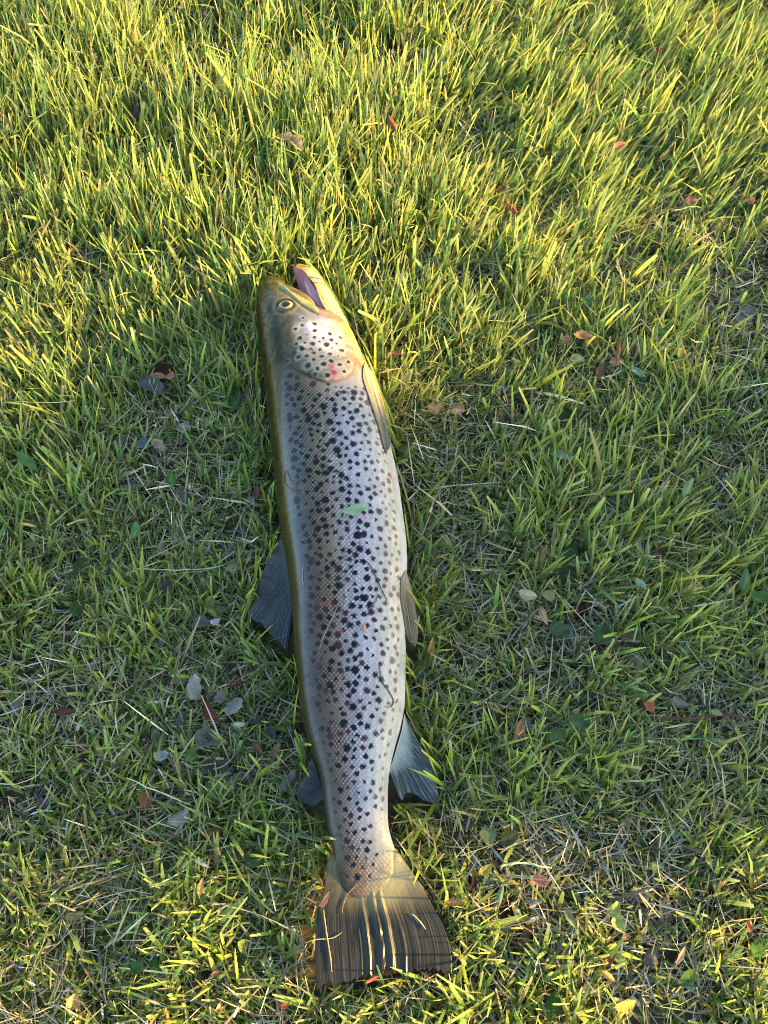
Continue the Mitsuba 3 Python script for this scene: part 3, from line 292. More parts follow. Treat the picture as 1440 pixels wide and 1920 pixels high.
    ('green_leaf', 'yellowish leaf of the small trio left of the dorsal fin, lowest', -0.1504, 0.2719, 0.022, np.float64(11.9), np.float64(6.4), -51, [135, 140, 60], 0.3, 'ovate'),
    ('green_leaf', 'green leaf below the whitish grey leaf, left of the trout', -0.1613, 0.1494, 0.022, np.float64(15.7), np.float64(9.1), 60, [90, 130, 60], 0.2, 'ovate'),
    ('white_petal', 'white oval petal among the grey leaves, pink rimmed', -0.1214, 0.1725, 0.026, np.float64(10.1), np.float64(4.7), -8, [200, 195, 175], 0.3, 'round'),
    ('grey_leaf', "dark slate leaf with dew, left of the trout's gill", -0.2298, 0.5088, 0.02, np.float64(26.6), np.float64(20.8), -29, [86, 88, 94], 0.35, 'lobed'),
    ('brown_leaf', 'brown leaf behind the dark slate leaf', -0.2184, 0.529, 0.018, np.float64(21.7), np.float64(14.0), -12, [85, 62, 48], 0.4, 'ovate'),
    ('orange_leaf', "orange brown strip on the dark slate leaf's edge", -0.2194, 0.5111, 0.028, np.float64(19.4), np.float64(5.7), -9, [175, 110, 75], 0.3, 'lance'),
    ('orange_leaf', 'small salmon leaf right of the orange brown strip', -0.2081, 0.5123, 0.028, np.float64(10.0), np.float64(7.2), 73, [205, 135, 100], 0.2, 'ovate'),
    ('green_leaf', 'small round green leaf in the grey bare patch left of the back', -0.1991, 0.4025, 0.022, np.float64(13.5), np.float64(10.4), -72, [92, 135, 65], 0.12, 'round'),
    ('dry_leaf', 'pinkish tan shredded leaf in the left bare patch', -0.2145, 0.4418, 0.018, np.float64(16.5), np.float64(10.1), -44, [195, 160, 125], 0.6, 'lobed'),
    ('red_leaf', "dusky pink leaf left of the trout's back", -0.1186, 0.3893, 0.022, np.float64(13.5), np.float64(6.6), 81, [165, 85, 85], 0.3, 'ovate'),
    ('grey_leaf', 'pale dry scrap touching the dusky pink leaf', -0.124, 0.3847, 0.02, np.float64(13.8), np.float64(7.5), 43, [170, 168, 160], 0.6, 'lobed'),
    ('green_leaf', 'long pointed green leaf at the left of the shade', -0.3321, 0.4149, 0.034, np.float64(28.0), np.float64(9.5), -38, [95, 140, 70], 0.25, 'lance'),
    ('grey_leaf', 'grey leaf in the bare patch, lower left of the pinkish shred', -0.2393, 0.4018, 0.012, np.float64(20.5), np.float64(10.2), 6, [116, 109, 100], 0.5, 'lobed'),
    ('grey_leaf', 'grey leaf left of the pinkish tan shredded leaf', -0.2555, 0.4486, 0.014, np.float64(16.6), np.float64(14.7), 44, [116, 109, 100], 0.5, 'lobed'),
    ('grey_leaf', 'blue grey leaf just left of the pinkish tan shred', -0.2333, 0.4464, 0.016, np.float64(17.2), np.float64(13.0), 63, [100, 112, 116], 0.4, 'lobed'),
    ('grey_leaf', 'grey leaf at the bare patch, right of the pinkish shred', -0.1933, 0.4644, 0.016, np.float64(18.1), np.float64(10.7), -17, [150, 144, 134], 0.5, 'lobed'),
    ('grey_leaf', 'grey flat leaf below the small round green leaf', -0.1904, 0.3896, 0.012, np.float64(21.6), np.float64(13.8), -53, [116, 109, 100], 0.4, 'lobed'),
    ('grey_leaf', "brown grey curled leaf left of the trout's shoulder", -0.14, 0.4948, 0.016, np.float64(21.7), np.float64(13.4), 23, [100, 92, 90], 0.5, 'lobed'),
    ('green_leaf', 'wide green leaf under the curled grey leaf by the shoulder', -0.1456, 0.4888, 0.018, np.float64(26.2), np.float64(10.0), 64, [80, 115, 60], 0.3, 'ovate'),
    ('green_leaf', 'dim blue green leaf in turf left of the flank, low', -0.2293, 0.3573, 0.016, np.float64(14.1), np.float64(9.0), 81, [85, 115, 70], 0.2, 'round'),
    ('brown_leaf', "brown leaf in the gap left of the trout's shoulder", -0.16, 0.4578, 0.012, np.float64(19.5), np.float64(10.4), 33, [105, 85, 70], 0.4, 'ovate'),
]
FISH_LEAF = ("pale green willow leaf lying on the trout's spotted flank", [-0.024, 0.3414, 0.0887], np.float64(23.2), np.float64(8.6), 20, [150, 185, 135])
STRANDS = [
    ('straw', 'straw', 'long pale straw lying level, left of the dorsal fin', [[-0.2151, 0.311, 0.03], [-0.1804, 0.3105, 0.03], [-0.1441, 0.3146, 0.03]], 0.8, [205, 195, 165]),
    ('straw', 'straw', 'long cream straw in the lower left shade, pointing at the tail', [[-0.2103, 0.1283, 0.032], [-0.181, 0.1166, 0.032], [-0.1557, 0.1074, 0.032]], 0.8, [215, 210, 170]),
    ('straw', 'straw', 'white thin straw entering from the left edge, lower shade', [[-0.3143, 0.124, 0.03], [-0.2971, 0.1248, 0.03], [-0.2751, 0.1445, 0.03]], 0.7, [200, 195, 180]),
    ('straw', 'straw', 'thin straight straw left of the trout, level with its shoulder', [[-0.3572, 0.4806, 0.034], [-0.3265, 0.4806, 0.034], [-0.2962, 0.4829, 0.034]], 0.6, [190, 190, 150]),
    ('straw', 'straw', 'pale straw crossing right of the grey rounded leaf, lower left', [[-0.095, 0.1121, 0.028], [-0.0819, 0.1075, 0.028], [-0.0688, 0.1021, 0.028]], 0.7, [190, 185, 165]),
    ('straw', 'straw', 'bright pale straw piece right of the orange tan leaf', [[0.2126, 0.5117, 0.026], [0.2245, 0.516, 0.026], [0.2354, 0.5215, 0.026]], 1.1, [215, 195, 150]),
    ('straw', 'straw', 'white straw in the bare patch near the right edge', [[0.3618, 0.6226, 0.024], [0.3752, 0.6279, 0.024], [0.3914, 0.6374, 0.024]], 0.9, [200, 200, 195]),
    ('straw', 'straw', 'thick cream straw in the sunlit litter right of the tail', [[0.0921, 0.0602, 0.024], [0.1121, 0.0634, 0.024], [0.1226, 0.0614, 0.024], [0.1334, 0.059, 0.024]], 1.5, [225, 220, 165]),
    ('straw', 'straw', 'curved tan straw above the thick cream straw', [[0.0932, 0.0709, 0.026], [0.1064, 0.0781, 0.026], [0.121, 0.0814, 0.026]], 1.0, [200, 180, 120]),
    ('straw', 'straw', 'long straw slanting left of the tail fin in sun', [[-0.1336, 0.0345, 0.028], [-0.1116, 0.0284, 0.028], [-0.0907, 0.0222, 0.028], [-0.0655, 0.0097, 0.028]], 0.7, [190, 170, 140]),
    ('straw', 'straw', 'grey straw slanting down through the right middle turf', [[0.1935, 0.3518, 0.03], [0.2009, 0.3377, 0.03], [0.2056, 0.3258, 0.03]], 0.9, [180, 180, 170]),
    ('straw', 'straw', 'pink tipped straw in the right middle turf', [[0.2345, 0.2766, 0.03], [0.244, 0.2732, 0.03], [0.253, 0.2668, 0.03]], 0.9, [205, 170, 140]),
    ('straw', 'straw', 'short white straw beside the dark oval leaf, left middle', [[-0.2493, 0.2925, 0.02], [-0.2403, 0.2935, 0.02], [-0.2326, 0.2965, 0.02]], 1.4, [190, 190, 180]),
    ('straw', 'straw', 'white stick in the lower left turf near the edge', [[-0.2877, 0.1017, 0.018], [-0.2806, 0.1038, 0.018], [-0.2707, 0.1042, 0.018]], 1.2, [185, 195, 190]),
    ('straw', 'straw', 'long dry stem crossing the upper right turf', [[0.2127, 0.8009, 0.04], [0.2509, 0.7664, 0.04], [0.2763, 0.7371, 0.04], [0.3023, 0.7192, 0.04]], 0.6, [165, 155, 100]),
    ('straw', 'straw', 'pale dry blade lying level in the upper right turf', [[0.3031, 0.7117, 0.038], [0.3191, 0.7145, 0.038], [0.3362, 0.7166, 0.038]], 1.0, [205, 200, 130]),
    ('straw', 'straw', 'thin grey crossing straw in the upper left turf', [[-0.2738, 0.7929, 0.042], [-0.2643, 0.802, 0.042], [-0.255, 0.8127, 0.042]], 0.8, [170, 175, 150]),
    ('straw', 'straw', 'curly grey stem in the grey leaves, left of the trout', [[-0.1406, 0.1369, 0.024], [-0.1299, 0.1412, 0.024], [-0.1247, 0.1499, 0.024], [-0.1245, 0.1609, 0.024], [-0.1316, 0.1666, 0.024]], 0.7, [150, 148, 140]),
    ('twig', 'twig', 'brown twig lying level in the right shade', [[0.2281, 0.1796, 0.02], [0.2569, 0.1791, 0.02], [0.2844, 0.1827, 0.02], [0.3114, 0.1791, 0.02]], 2.2, [98, 68, 52]),
    ('seed_stalk', 'stalk', "yellow green seed stalk standing left of the trout's cheek", [[-0.1894, 0.5031, 0.038], [-0.1882, 0.5139, 0.038], [-0.1882, 0.5273, 0.038], [-0.1897, 0.5395, 0.038]], 1.1, [175, 180, 80]),
]
FISH_STRANDS = [
    ('dry_strand', 'strand', "looped thin strand on the trout's back above the dorsal fin", [[-0.068, 0.3503, 0.0846], [-0.0754, 0.3608, 0.0827], [-0.0828, 0.3665, 0.0791], [-0.0865, 0.3722, 0.0769], [-0.0873, 0.3798, 0.0772], [-0.0854, 0.3831, 0.079], [-0.0832, 0.3775, 0.0799], [-0.0755, 0.3637, 0.0828], [-0.0685, 0.3508, 0.0845]], 0.35, [120, 100, 80]),
    ('dry_strand', 'strand', "long curved dark strand across the trout's pale flank", [[-0.0147, 0.2963, 0.0839], [-0.0089, 0.2885, 0.0819], [-0.0035, 0.2764, 0.0789], [0.0031, 0.2645, 0.0742]], 0.4, [95, 80, 70]),
    ('dry_strand', 'strand', 'hooked dark strand on the flank, above the anal fin', [[-0.0035, 0.2104, 0.0715], [-0.0017, 0.1992, 0.069], [0.0056, 0.1888, 0.0632], [0.0078, 0.1838, 0.0605], [0.0052, 0.1789, 0.0611], [-0.0004, 0.1786, 0.0644]], 0.4, [100, 90, 75]),
    ('dry_strand', 'strand', 'thin pale strand slanting over the spotted mid flank', [[-0.0372, 0.2604, 0.0822], [-0.0414, 0.2494, 0.0807], [-0.0486, 0.2344, 0.0779], [-0.0524, 0.2227, 0.0753]], 0.3, [170, 160, 130]),
    ('dry_strand', 'strand', 'short pale hair strand on the back beside the dorsal fin', [[-0.0675, 0.2943, 0.0791], [-0.0682, 0.2855, 0.0773], [-0.0661, 0.2761, 0.0772]], 0.3, [180, 175, 165]),
    ('dry_strand', 'strand', 'fine strand curling at mid flank left of the pelvic fin', [[-0.0049, 0.2699, 0.0789], [-0.0062, 0.2638, 0.0788], [-0.0123, 0.2574, 0.0801]], 0.3, [125, 105, 95]),
    ('straw_chip', 'chip', "tiny straw coloured chip on the trout's mid flank", [[-0.017, 0.2426, 0.0794], [-0.0161, 0.24, 0.0789], [-0.0161, 0.2365, 0.0785]], 1.6, [190, 155, 110]),
    ('dry_strand', 'strand', 'brown strand arching over the root of the tail fin', [[-0.0137, 0.0536, 0.0335], [-0.0228, 0.0451, 0.0335], [-0.0297, 0.0374, 0.0335], [-0.0324, 0.0259, 0.0335]], 0.45, [150, 115, 85]),
    ('dry_strand', 'strand', 'pale strand down the left of the tail fin', [[-0.0468, 0.0285, 0.0335], [-0.044, 0.0116, 0.0335], [-0.0407, -0.0051, 0.0335], [-0.0393, -0.015, 0.0335]], 0.5, [185, 150, 110]),
    ('dry_strand', 'strand', 'bent pale strand on the right half of the tail fin', [[0.0213, 0.0255, 0.0335], [0.0266, 0.021, 0.0335], [0.0318, 0.0145, 0.0335]], 0.5, [200, 190, 150]),
    ('dry_strand', 'strand', "thin level strand across the tail fin's left side", [[-0.06, 0.0048, 0.0335], [-0.0504, 0.0074, 0.0335], [-0.0422, 0.0078, 0.0335], [-0.0322, 0.0123, 0.0335]], 0.4, [190, 165, 120]),
]
BARE_PATCHES = [[-0.217, 0.429, np.float64(0.046), 0.5], [-0.158, 0.196, np.float64(0.051), 0.45], [-0.175, 0.123, np.float64(0.036), 0.35], [-0.147, 0.314, np.float64(0.039), 0.35], [0.37, 0.63, np.float64(0.062), 0.55], [0.127, 0.482, np.float64(0.037), 0.4], [0.101, 0.623, np.float64(0.028), 0.35], [0.178, 0.278, np.float64(0.043), 0.4], [0.263, 0.182, np.float64(0.051), 0.45], [0.12, 0.04, np.float64(0.056), 0.45], [0.216, 0.012, np.float64(0.055), 0.4], [0.07, 0.978, np.float64(0.038), 0.4], [0.18, 0.721, np.float64(0.035), 0.3], [0.387, 0.789, np.float64(0.036), 0.3], [-0.122, 0.145, np.float64(0.041), 0.4], [0.075, 0.357, np.float64(0.035), 0.2], [0.076, 0.234, np.float64(0.028), 0.3], [-0.306, 0.191, np.float64(0.032), 0.25], [-0.288, 0.097, np.float64(0.035), 0.2]]

# fish section functions: y (world) -> dorsal x, ventral x, half thickness, centre height
FY = np.array(FISH_ROWS)          # columns: y, x dorsal, x ventral, b, zc   (nose last in y)
_o = np.argsort(FY[:, 0])
FY = FY[_o]
f_dor, f_ven, f_b, f_zc = (PchipInterpolator(FY[:, 0], FY[:, k]) for k in (1, 2, 3, 4))


def fish_section(y, phi):
    """Point of the body surface at world y, phi from 0 (dorsal edge) over the top flank to pi (ventral edge), on to 2 pi underneath."""
    xd, xv, b, zc = f_dor(y), f_ven(y), f_b(y), f_zc(y)
    c, s = np.cos(phi), np.sin(phi)
    e = np.where(c > 0, 2 / 2.7, 2 / 2.15)
    X = -np.sign(c) * np.abs(c) ** e
    Z = np.sign(s) * np.abs(s) ** e
    return np.stack([(xd + xv) / 2 + (xv - xd) / 2 * X, y + 0 * X, zc + b * Z], -1)



# ---------------------------------------------------------------- ground and the added, unseen sun blocker
def ground_z(x, y):
    p = np.stack([np.asarray(x, float), np.asarray(y, float), 0 * np.asarray(x, float)], -1)
    near = np.exp(-((p[..., 0] / 1.6) ** 2 + ((p[..., 1] - .5) / 1.8) ** 2))
    return near * ((meshkit.fbm(p * 9, 3, 3) - .5) * .012 + (meshkit.fbm(p * 55, 3, 5) - .5) * .009) + (meshkit.fbm(p * .6, 3, 9) - .5) * .02 * (1 - near) - .004


axis = np.r_[-120, -60, -30, -16, -9, -5, -3.2, -2.2, np.arange(-1.6, 1.6001, .008), 2.2, 3.2, 5, 9, 16, 30, 60, 120]
gx, gy = np.meshgrid(axis, axis + .5, indexing='ij')
gv = np.stack([gx, gy, ground_z(gx, gy)], -1).reshape(-1, 3)


def soil(p, n, uv):
    a = mikit.fbm(p.x * 30, p.y * 30, 0.0, 3)
    b = mikit.noise(p.x * 320, p.y * 320)
    c = mikit.fbm(p.x * 7 + 5, p.y * 7, 0.0, 3)
    base = mikit.mix([.030, .023, .014], [.085, .066, .042], a)
    moss = mikit.mix([.030, .042, .012], [.075, .085, .028], b)
    col = mikit.mix(base, moss, mikit.smoothstep(.42, .62, c))
    far = mikit.smoothstep(1.8, 3.5, dr.sqrt(dr.square(p.x) + dr.square(p.y - .5)))
    lawn = mikit.mix([.035, .055, .014], [.085, .11, .030], .5 * mikit.noise(p.x * 90, p.y * 90) + .5 * mikit.fbm(p.x * 2, p.y * 2, 0.0, 3))
    return mikit.mix(col * (0.6 + 0.7 * b), lawn, far)


scene['mat_soil'] = {'type': 'diffuse', 'reflectance': mikit.proc(soil)}
scene['ground'] = mikit.ply((gv, grid_faces(len(axis), len(axis))[:, ::-1]), 'mat_soil', smooth=True)
tag('ground', 'dark brown mossy soil of the lawn showing between the blades', 'ground', kind='structure')

# unseen trunk added to keep the sun off the trout's flank (it stands to the right, outside the picture)
ADDED_TREE = np.array([2.45, .275 + 2.45 * math.tan(SUN_AZ), 0.0])
TRUNK_R = .217


def bark(p, n, uv):
    a = mikit.fbm(p.x * 28, p.y * 28, p.z * 5, 4)
    return mikit.mix([.05, .042, .034], [.17, .145, .12], mikit.smoothstep(.3, .75, a))


scene['mat_bark'] = {'type': 'diffuse', 'reflectance': mikit.proc(bark)}
tz = np.r_[-.05, .02, .08, .2, np.linspace(.4, 4.6, 40)]
ta = np.linspace(0, 2 * np.pi, 49)[:-1]
TZ, TA = np.meshgrid(tz, ta, indexing='ij')
rr = TRUNK_R * (1 + .35 * np.exp(-np.maximum(TZ, 0) / .12) - .05 * TZ / 1.0 * .8)
nz = meshkit.fbm(np.stack([np.cos(TA) * 5, np.sin(TA) * 5, TZ * 2.2], -1), 4, 21)
rr = rr * (.93 + .14 * nz) + .012 * np.abs(np.sin(TA * 11 + 5 * nz))
tv = np.stack([ADDED_TREE[0] + rr * np.cos(TA) + .03 * np.sin(TZ), ADDED_TREE[1] + rr * np.sin(TA), TZ], -1)
tv = np.concatenate([tv, tv[:, :1]], 1)
scene['added_tree__trunk'] = mikit.ply((tv.reshape(-1, 3), grid_faces(len(tz), 49)), 'mat_bark', smooth=True)
tr = np.random.default_rng(5)
limbs_v, leaf_v, leaf_f, leaf_c = [], [], [], []


def twig_leaves(p0, p1, count, size, spread):
    for _ in range(count):
        c = p0 + (p1 - p0) * tr.uniform(.15, 1.05) + tr.normal(0, spread, 3)
        a = tr.normal(0, 1, 3)
        a /= np.linalg.norm(a)
        b = np.cross(a, tr.normal(0, 1, 3))
        b /= np.linalg.norm(b)
        L, W = size * tr.uniform(.7, 1.2), size * tr.uniform(.3, .45)
        k = len(leaf_v)
        leaf_v.extend([c - a * L / 2, c + b * W / 2, c + a * L / 2, c - b * W / 2])
        leaf_f.extend([[k, k + 1, k + 2], [k, k + 2, k + 3]])
        col = np.array([.055, .095, .022]) * tr.uniform(.7, 1.4)
        leaf_c.extend([col] * 4)


def limb(points, r0, r1):
    p = spline(points, 9)
    limbs_v.append(tube(p, np.linspace(r0, r1, 9), 8))
    return p


for k in range(11):
    az, z0 = k * 2.4 + .3, 2.5 + .2 * k
    d = np.array([math.cos(az), math.sin(az), 0])
    b0 = np.array([ADDED_TREE[0], ADDED_TREE[1], z0])
    p = limb([b0, b0 + d * .7 + [0, 0, .45], b0 + d * 1.5 + [0, 0, 1.0]], .06, .012)
    for j in range(3, 9):
        e = p[j] + tr.normal(0, .35, 3)
        limbs_v.append(tube(spline([p[j], (p[j] + e) / 2 + [0, 0, .05], e], 4), [.010, .008, .006, .004], 5))
        twig_leaves(p[j], e, 120, .075, .13)
# low shoots added by the trunk to dapple the sun at the upper and lower borders of the shade
for side, n, y_off, zlo, zhi in ((1, 9, .02, .22, .60), (-1, 2, .02, .30, .66)):
    for k in range(n):
        b0 = np.array([ADDED_TREE[0] - .05, ADDED_TREE[1] + side * TRUNK_R * .9, zlo + (zhi - zlo) * k / n * .7])
        e = b0 + np.array([tr.uniform(-.2, .1), side * (y_off + tr.uniform(.02, .19)), tr.uniform(.05, .25)])
        e[2] = min(e[2], zhi)
        limbs_v.append(tube(spline([b0, (b0 + e) / 2 + [0, side * .03, .02], e], 5), [.006, .005, .004, .003, .002], 5))
        twig_leaves(b0, e, 85 if side > 0 else 20, .05, .045)
cat, off = [], 0
lv = np.vstack([v for v, _ in limbs_v])
lf = []
for v, f in limbs_v:
    lf.append(f + off)
    off += len(v)
scene['added_tree__limbs'] = mikit.ply((lv, np.vstack(lf)), 'mat_bark', smooth=True)
scene['added_tree__foliage'] = mikit.ply((np.array(leaf_v), np.array(leaf_f)), 'mat_leaf', color=np.array(leaf_c))
tag('added_tree', 'unseen rough barked trunk added right of the lawn to cast the shade across the trout', 'added_tree')
tag('added_tree__foliage', 'green leaves of the added sun blocker', kind='stuff')
tag('added_tree__limbs', 'grey brown limbs and thin shoots of the added sun blocker')



# ---------------------------------------------------------------- the trout
SKIN = .50              # overall reflectance of the wet skin
Y0, Y1 = FY[0, 0], FY[-1, 0]
NR, NT, NB = 830, 226, 36
row_y = Y0 + (Y1 - Y0) * (np.linspace(0, 1, NR) * .985 + .0075)
row_y = np.r_[Y0 + (Y1 - Y0) * np.array([.0005, .0025]), row_y, Y1 - (Y1 - Y0) * np.array([.003, .0008])]
NR = len(row_y)
phi = np.r_[np.linspace(0, np.pi, NT), np.linspace(np.pi, 2 * np.pi, NB + 2)[1:-1]]
RY, PH = np.meshgrid(row_y, phi, indexing='ij')
BV = fish_section(RY, PH)
TOPN = NT
# arc length from the mid flank line (positive towards the belly), length along the fish from the nose
seg = np.linalg.norm(np.diff(BV[:, :NT], axis=1), axis=2)
arc = np.concatenate([np.zeros((NR, 1)), np.cumsum(seg, 1)], 1)
arc = arc - arc[:, NT // 2:NT // 2 + 1]
arc = np.concatenate([arc, np.repeat(arc[:, -1:], NB, 1)], 1)
along = np.broadcast_to((Y1 - row_y)[:, None], arc.shape)
FR = np.clip((BV[..., 0] - f_dor(RY)) / (f_ven(RY) - f_dor(RY)), 0, 1)      # 0 back, 1 belly
flat = BV.reshape(-1, 3)
top_flat = (np.broadcast_to(np.arange(len(phi))[None, :] < NT, PH.shape)).ravel()

# base colours: rows along the fish, columns from back to belly (linear reflectance); grey-blue band mixes skin tint with painted sky reflection
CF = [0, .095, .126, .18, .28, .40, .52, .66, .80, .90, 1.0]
OL, OL2 = (.016, .019, .004), (.048, .042, .007)  # second tone: ochre glint painted along the edge of the back
CROWS = [
    (.640, [(0.016, 0.019, 0.004), (0.0298, 0.0281, 0.0068), (0.0341, 0.0422, 0.0093), (0.0527, 0.0465, 0.0112), (0.062, 0.0546, 0.0155), (0.0682, 0.062, 0.0186), (0.0744, 0.0682, 0.0248), (0.0868, 0.0775, 0.031), (0.093, 0.0868, 0.0372), (0.153, 0.136, 0.0595), (0.17, 0.153, 0.068)]),
    (.590, [(0.016, 0.019, 0.004), (0.034, 0.0289, 0.0059), (0.0248, 0.0217, 0.005), (0.0496, 0.0434, 0.0124), (0.0806, 0.0713, 0.0248), (0.0992, 0.0868, 0.0341), (0.0992, 0.0899, 0.0372), (0.1178, 0.1054, 0.0465), (0.1488, 0.124, 0.0558), (0.255, 0.1955, 0.0765), (0.306, 0.2295, 0.085)]),
    (.560, [(0.016, 0.019, 0.004), (0.034, 0.0289, 0.0059), (0.0216, 0.0194, 0.0058), (0.054, 0.0475, 0.0158), (0.0864, 0.0756, 0.0324), (0.1368, 0.126, 0.0684), (0.18, 0.1692, 0.108), (0.1512, 0.126, 0.0576), (0.1944, 0.1368, 0.0432), (0.323, 0.204, 0.0595), (0.442, 0.323, 0.1105)]),
    (.525, [OL, (.042, .036, .007), (.03, .027, .008), (.11, .095, .05), (.12, .105, .055), (.40, .41, .42), (.76, .82, .98), (.76, .78, .88), (.54, .45, .34), (.50, .31, .12), (.62, .45, .18)]),
    (.495, [OL, OL2, (.05, .045, .014), (.085, .08, .05), (.10, .09, .045), (.20, .18, .11), (.36, .32, .24), (.44, .37, .29), (.46, .32, .18), (.50, .35, .20), (.60, .50, .32)]),
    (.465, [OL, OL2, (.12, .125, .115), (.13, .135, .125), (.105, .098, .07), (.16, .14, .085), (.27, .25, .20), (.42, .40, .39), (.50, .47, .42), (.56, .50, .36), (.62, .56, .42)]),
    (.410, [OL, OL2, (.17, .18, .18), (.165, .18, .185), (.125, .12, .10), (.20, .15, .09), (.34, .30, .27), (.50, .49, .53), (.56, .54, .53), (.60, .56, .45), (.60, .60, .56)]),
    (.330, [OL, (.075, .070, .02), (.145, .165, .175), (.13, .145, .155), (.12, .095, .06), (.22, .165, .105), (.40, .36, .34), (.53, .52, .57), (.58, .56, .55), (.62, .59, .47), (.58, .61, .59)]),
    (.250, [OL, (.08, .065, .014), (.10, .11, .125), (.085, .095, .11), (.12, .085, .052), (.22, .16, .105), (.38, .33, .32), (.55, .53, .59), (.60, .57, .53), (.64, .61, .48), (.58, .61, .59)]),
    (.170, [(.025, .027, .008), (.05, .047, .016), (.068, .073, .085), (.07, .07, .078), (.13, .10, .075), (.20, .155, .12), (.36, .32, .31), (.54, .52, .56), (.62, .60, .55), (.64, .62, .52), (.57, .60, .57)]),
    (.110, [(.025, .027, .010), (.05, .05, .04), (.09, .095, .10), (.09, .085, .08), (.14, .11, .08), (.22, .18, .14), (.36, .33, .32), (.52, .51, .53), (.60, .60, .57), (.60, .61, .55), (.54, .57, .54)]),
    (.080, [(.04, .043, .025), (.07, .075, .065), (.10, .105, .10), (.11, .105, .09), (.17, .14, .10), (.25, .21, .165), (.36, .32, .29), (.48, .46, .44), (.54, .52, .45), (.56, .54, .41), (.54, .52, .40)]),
    (.060, [(.05, .05, .03), (.07, .06, .04), (.08, .07, .045), (.11, .085, .055), (.18, .13, .085), (.26, .19, .13), (.32, .25, .19), (.42, .36, .28), (.48, .42, .28), (.50, .43, .25), (.46, .40, .22)]),
    (.042, [(.04, .04, .02), (.05, .045, .025), (.06, .05, .03), (.09, .07, .04), (.16, .11, .065), (.23, .155, .09), (.27, .19, .115), (.34, .26, .14), (.40, .32, .16), (.38, .32, .15), (.30, .25, .11)]),
    (.028, [(.04, .04, .02), (.045, .04, .022), (.05, .045, .026), (.07, .055, .03), (.10, .075, .042), (.15, .11, .06), (.19, .14, .075), (.24, .18, .09), (.28, .22, .10), (.26, .21, .09), (.20, .16, .07)]),
]
CROWS = CROWS[::-1]
from scipy.interpolate import RegularGridInterpolator
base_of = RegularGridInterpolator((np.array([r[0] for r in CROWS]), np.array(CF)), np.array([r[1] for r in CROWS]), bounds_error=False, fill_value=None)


OLIVE_EDGE = PchipInterpolator([.03, .11, .25, .33, .41, .46, .52, .64], [.055, .055, .068, .092, .105, .14, .18, .24])


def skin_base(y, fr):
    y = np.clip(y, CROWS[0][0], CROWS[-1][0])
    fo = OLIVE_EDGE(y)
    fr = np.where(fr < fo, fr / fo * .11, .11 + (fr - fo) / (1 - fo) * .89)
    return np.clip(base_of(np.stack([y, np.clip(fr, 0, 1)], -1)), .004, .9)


HEAD_END = np.array(GILL_EDGE)
gill_poly = shapely.Polygon(np.vstack([np.array(PREOPERCLE)[:, :2], np.array(GILL_EDGE)[::-1, :2]])).buffer(.0004)
# how far behind the head (scales start there): distance behind the gill edge line, from interpolation over x
gx_ = np.array(GILL_EDGE)[:7]
gill_y = PchipInterpolator(gx_[:, 0], gx_[:, 1])
X_ = BV[..., 0]
gy_ = gill_y(np.clip(X_, gx_[0, 0], gx_[-1, 0]))
scaled = sstep(.004, .016, gy_ - RY) * sstep(.10, .16, FR)
scaled = scaled * (1 - .85 * sstep(.93, .99, FR)) * sstep(.026, .05, RY)

# scale lattice
PS, PT = .0039, .0035
nz1 = meshkit.fbm(np.stack([along * 45, arc * 45, 0 * arc], -1), 3, 4) - .5
nz2 = meshkit.fbm(np.stack([along * 45, arc * 45, 0 * arc], -1), 3, 44) - .5
S_, T_ = along + .0050 * nz1, arc + .0050 * nz2
best = np.full(S_.shape, 9.0)
ds, dt, cid = np.zeros_like(S_), np.zeros_like(S_), np.zeros_like(S_)
for dj in (-1, 0, 1):
    j = np.round(T_ / (PT / 2)) + dj
    o = np.mod(j, 2) * .5 * PS
    i = np.round((S_ - o) / PS)
    a, b = S_ - o - i * PS, T_ - j * PT / 2
    m = np.abs(a) / PS + np.abs(b) / PT
    w = m < best
    best, ds, dt = np.where(w, m, best), np.where(w, a, ds), np.where(w, b, dt)
    cid = np.where(w, np.mod(i * 7919 + j * 104729, 1000.0) / 1000, cid)
core = 1 - np.clip(best / .5, 0, 1)                       # 1 in a scale's middle, 0 at its rim
relief = scaled * (.00030 * (ds / PS + .5) * sstep(0, .35, core) + .00010 * core)

# geometry details: cheek rim over the gill cover, eye socket, shoulder groove
P2 = BV[..., :2]
disp = relief.copy()
head = RY > .44
hp = shapely.points(P2[head])
pre = shapely.LineString(np.array(PREOPERCLE)[:, :2])
dpre = np.full(RY.shape, 1.0)
dpre[head] = shapely.distance(hp, pre)
up_ = np.sin(PH) > .05
prey = PchipInterpolator(*np.array(PREOPERCLE)[:, :2].T)(np.clip(X_, PREOPERCLE[0][0], PREOPERCLE[-1][0]))
cheek = up_ & (RY > prey)
disp = disp + np.where(cheek, .0013 * np.exp(-dpre / .006), 0)
gl = shapely.LineString(np.array(GILL_EDGE)[:, :2])
dgl = np.full(RY.shape, 1.0)
dgl[head] = shapely.distance(hp, gl)
disp = disp - np.where(up_, .0010 * np.exp(-(dgl / .0035) ** 2), 0)
deye = np.linalg.norm(BV - np.array(EYE_AT), axis=-1)
disp = disp + .0011 * np.exp(-((deye - .0090) / .0020) ** 2) - .002 * np.exp(-(deye / .006) ** 2)
bump = meshkit.fbm(BV * 130, 3, 8) - .5
disp = disp + np.where(gy_ < RY, .0010, .0004) * bump * sstep(.02, .2, np.sin(PH))
lipl = shapely.LineString(np.array(LIP_UPPER)[:, :2])
dlip = np.full(RY.shape, 1.0)
dlip[head] = shapely.distance(hp, lipl)
disp = disp - np.where(up_, .0009 * np.exp(-(dlip / .0018) ** 2), 0)
du = np.gradient(BV, axis=0)
dv = np.gradient(BV, axis=1)
NRM = np.cross(dv, du)
NRM /= np.linalg.norm(NRM, axis=-1, keepdims=True) + 1e-12
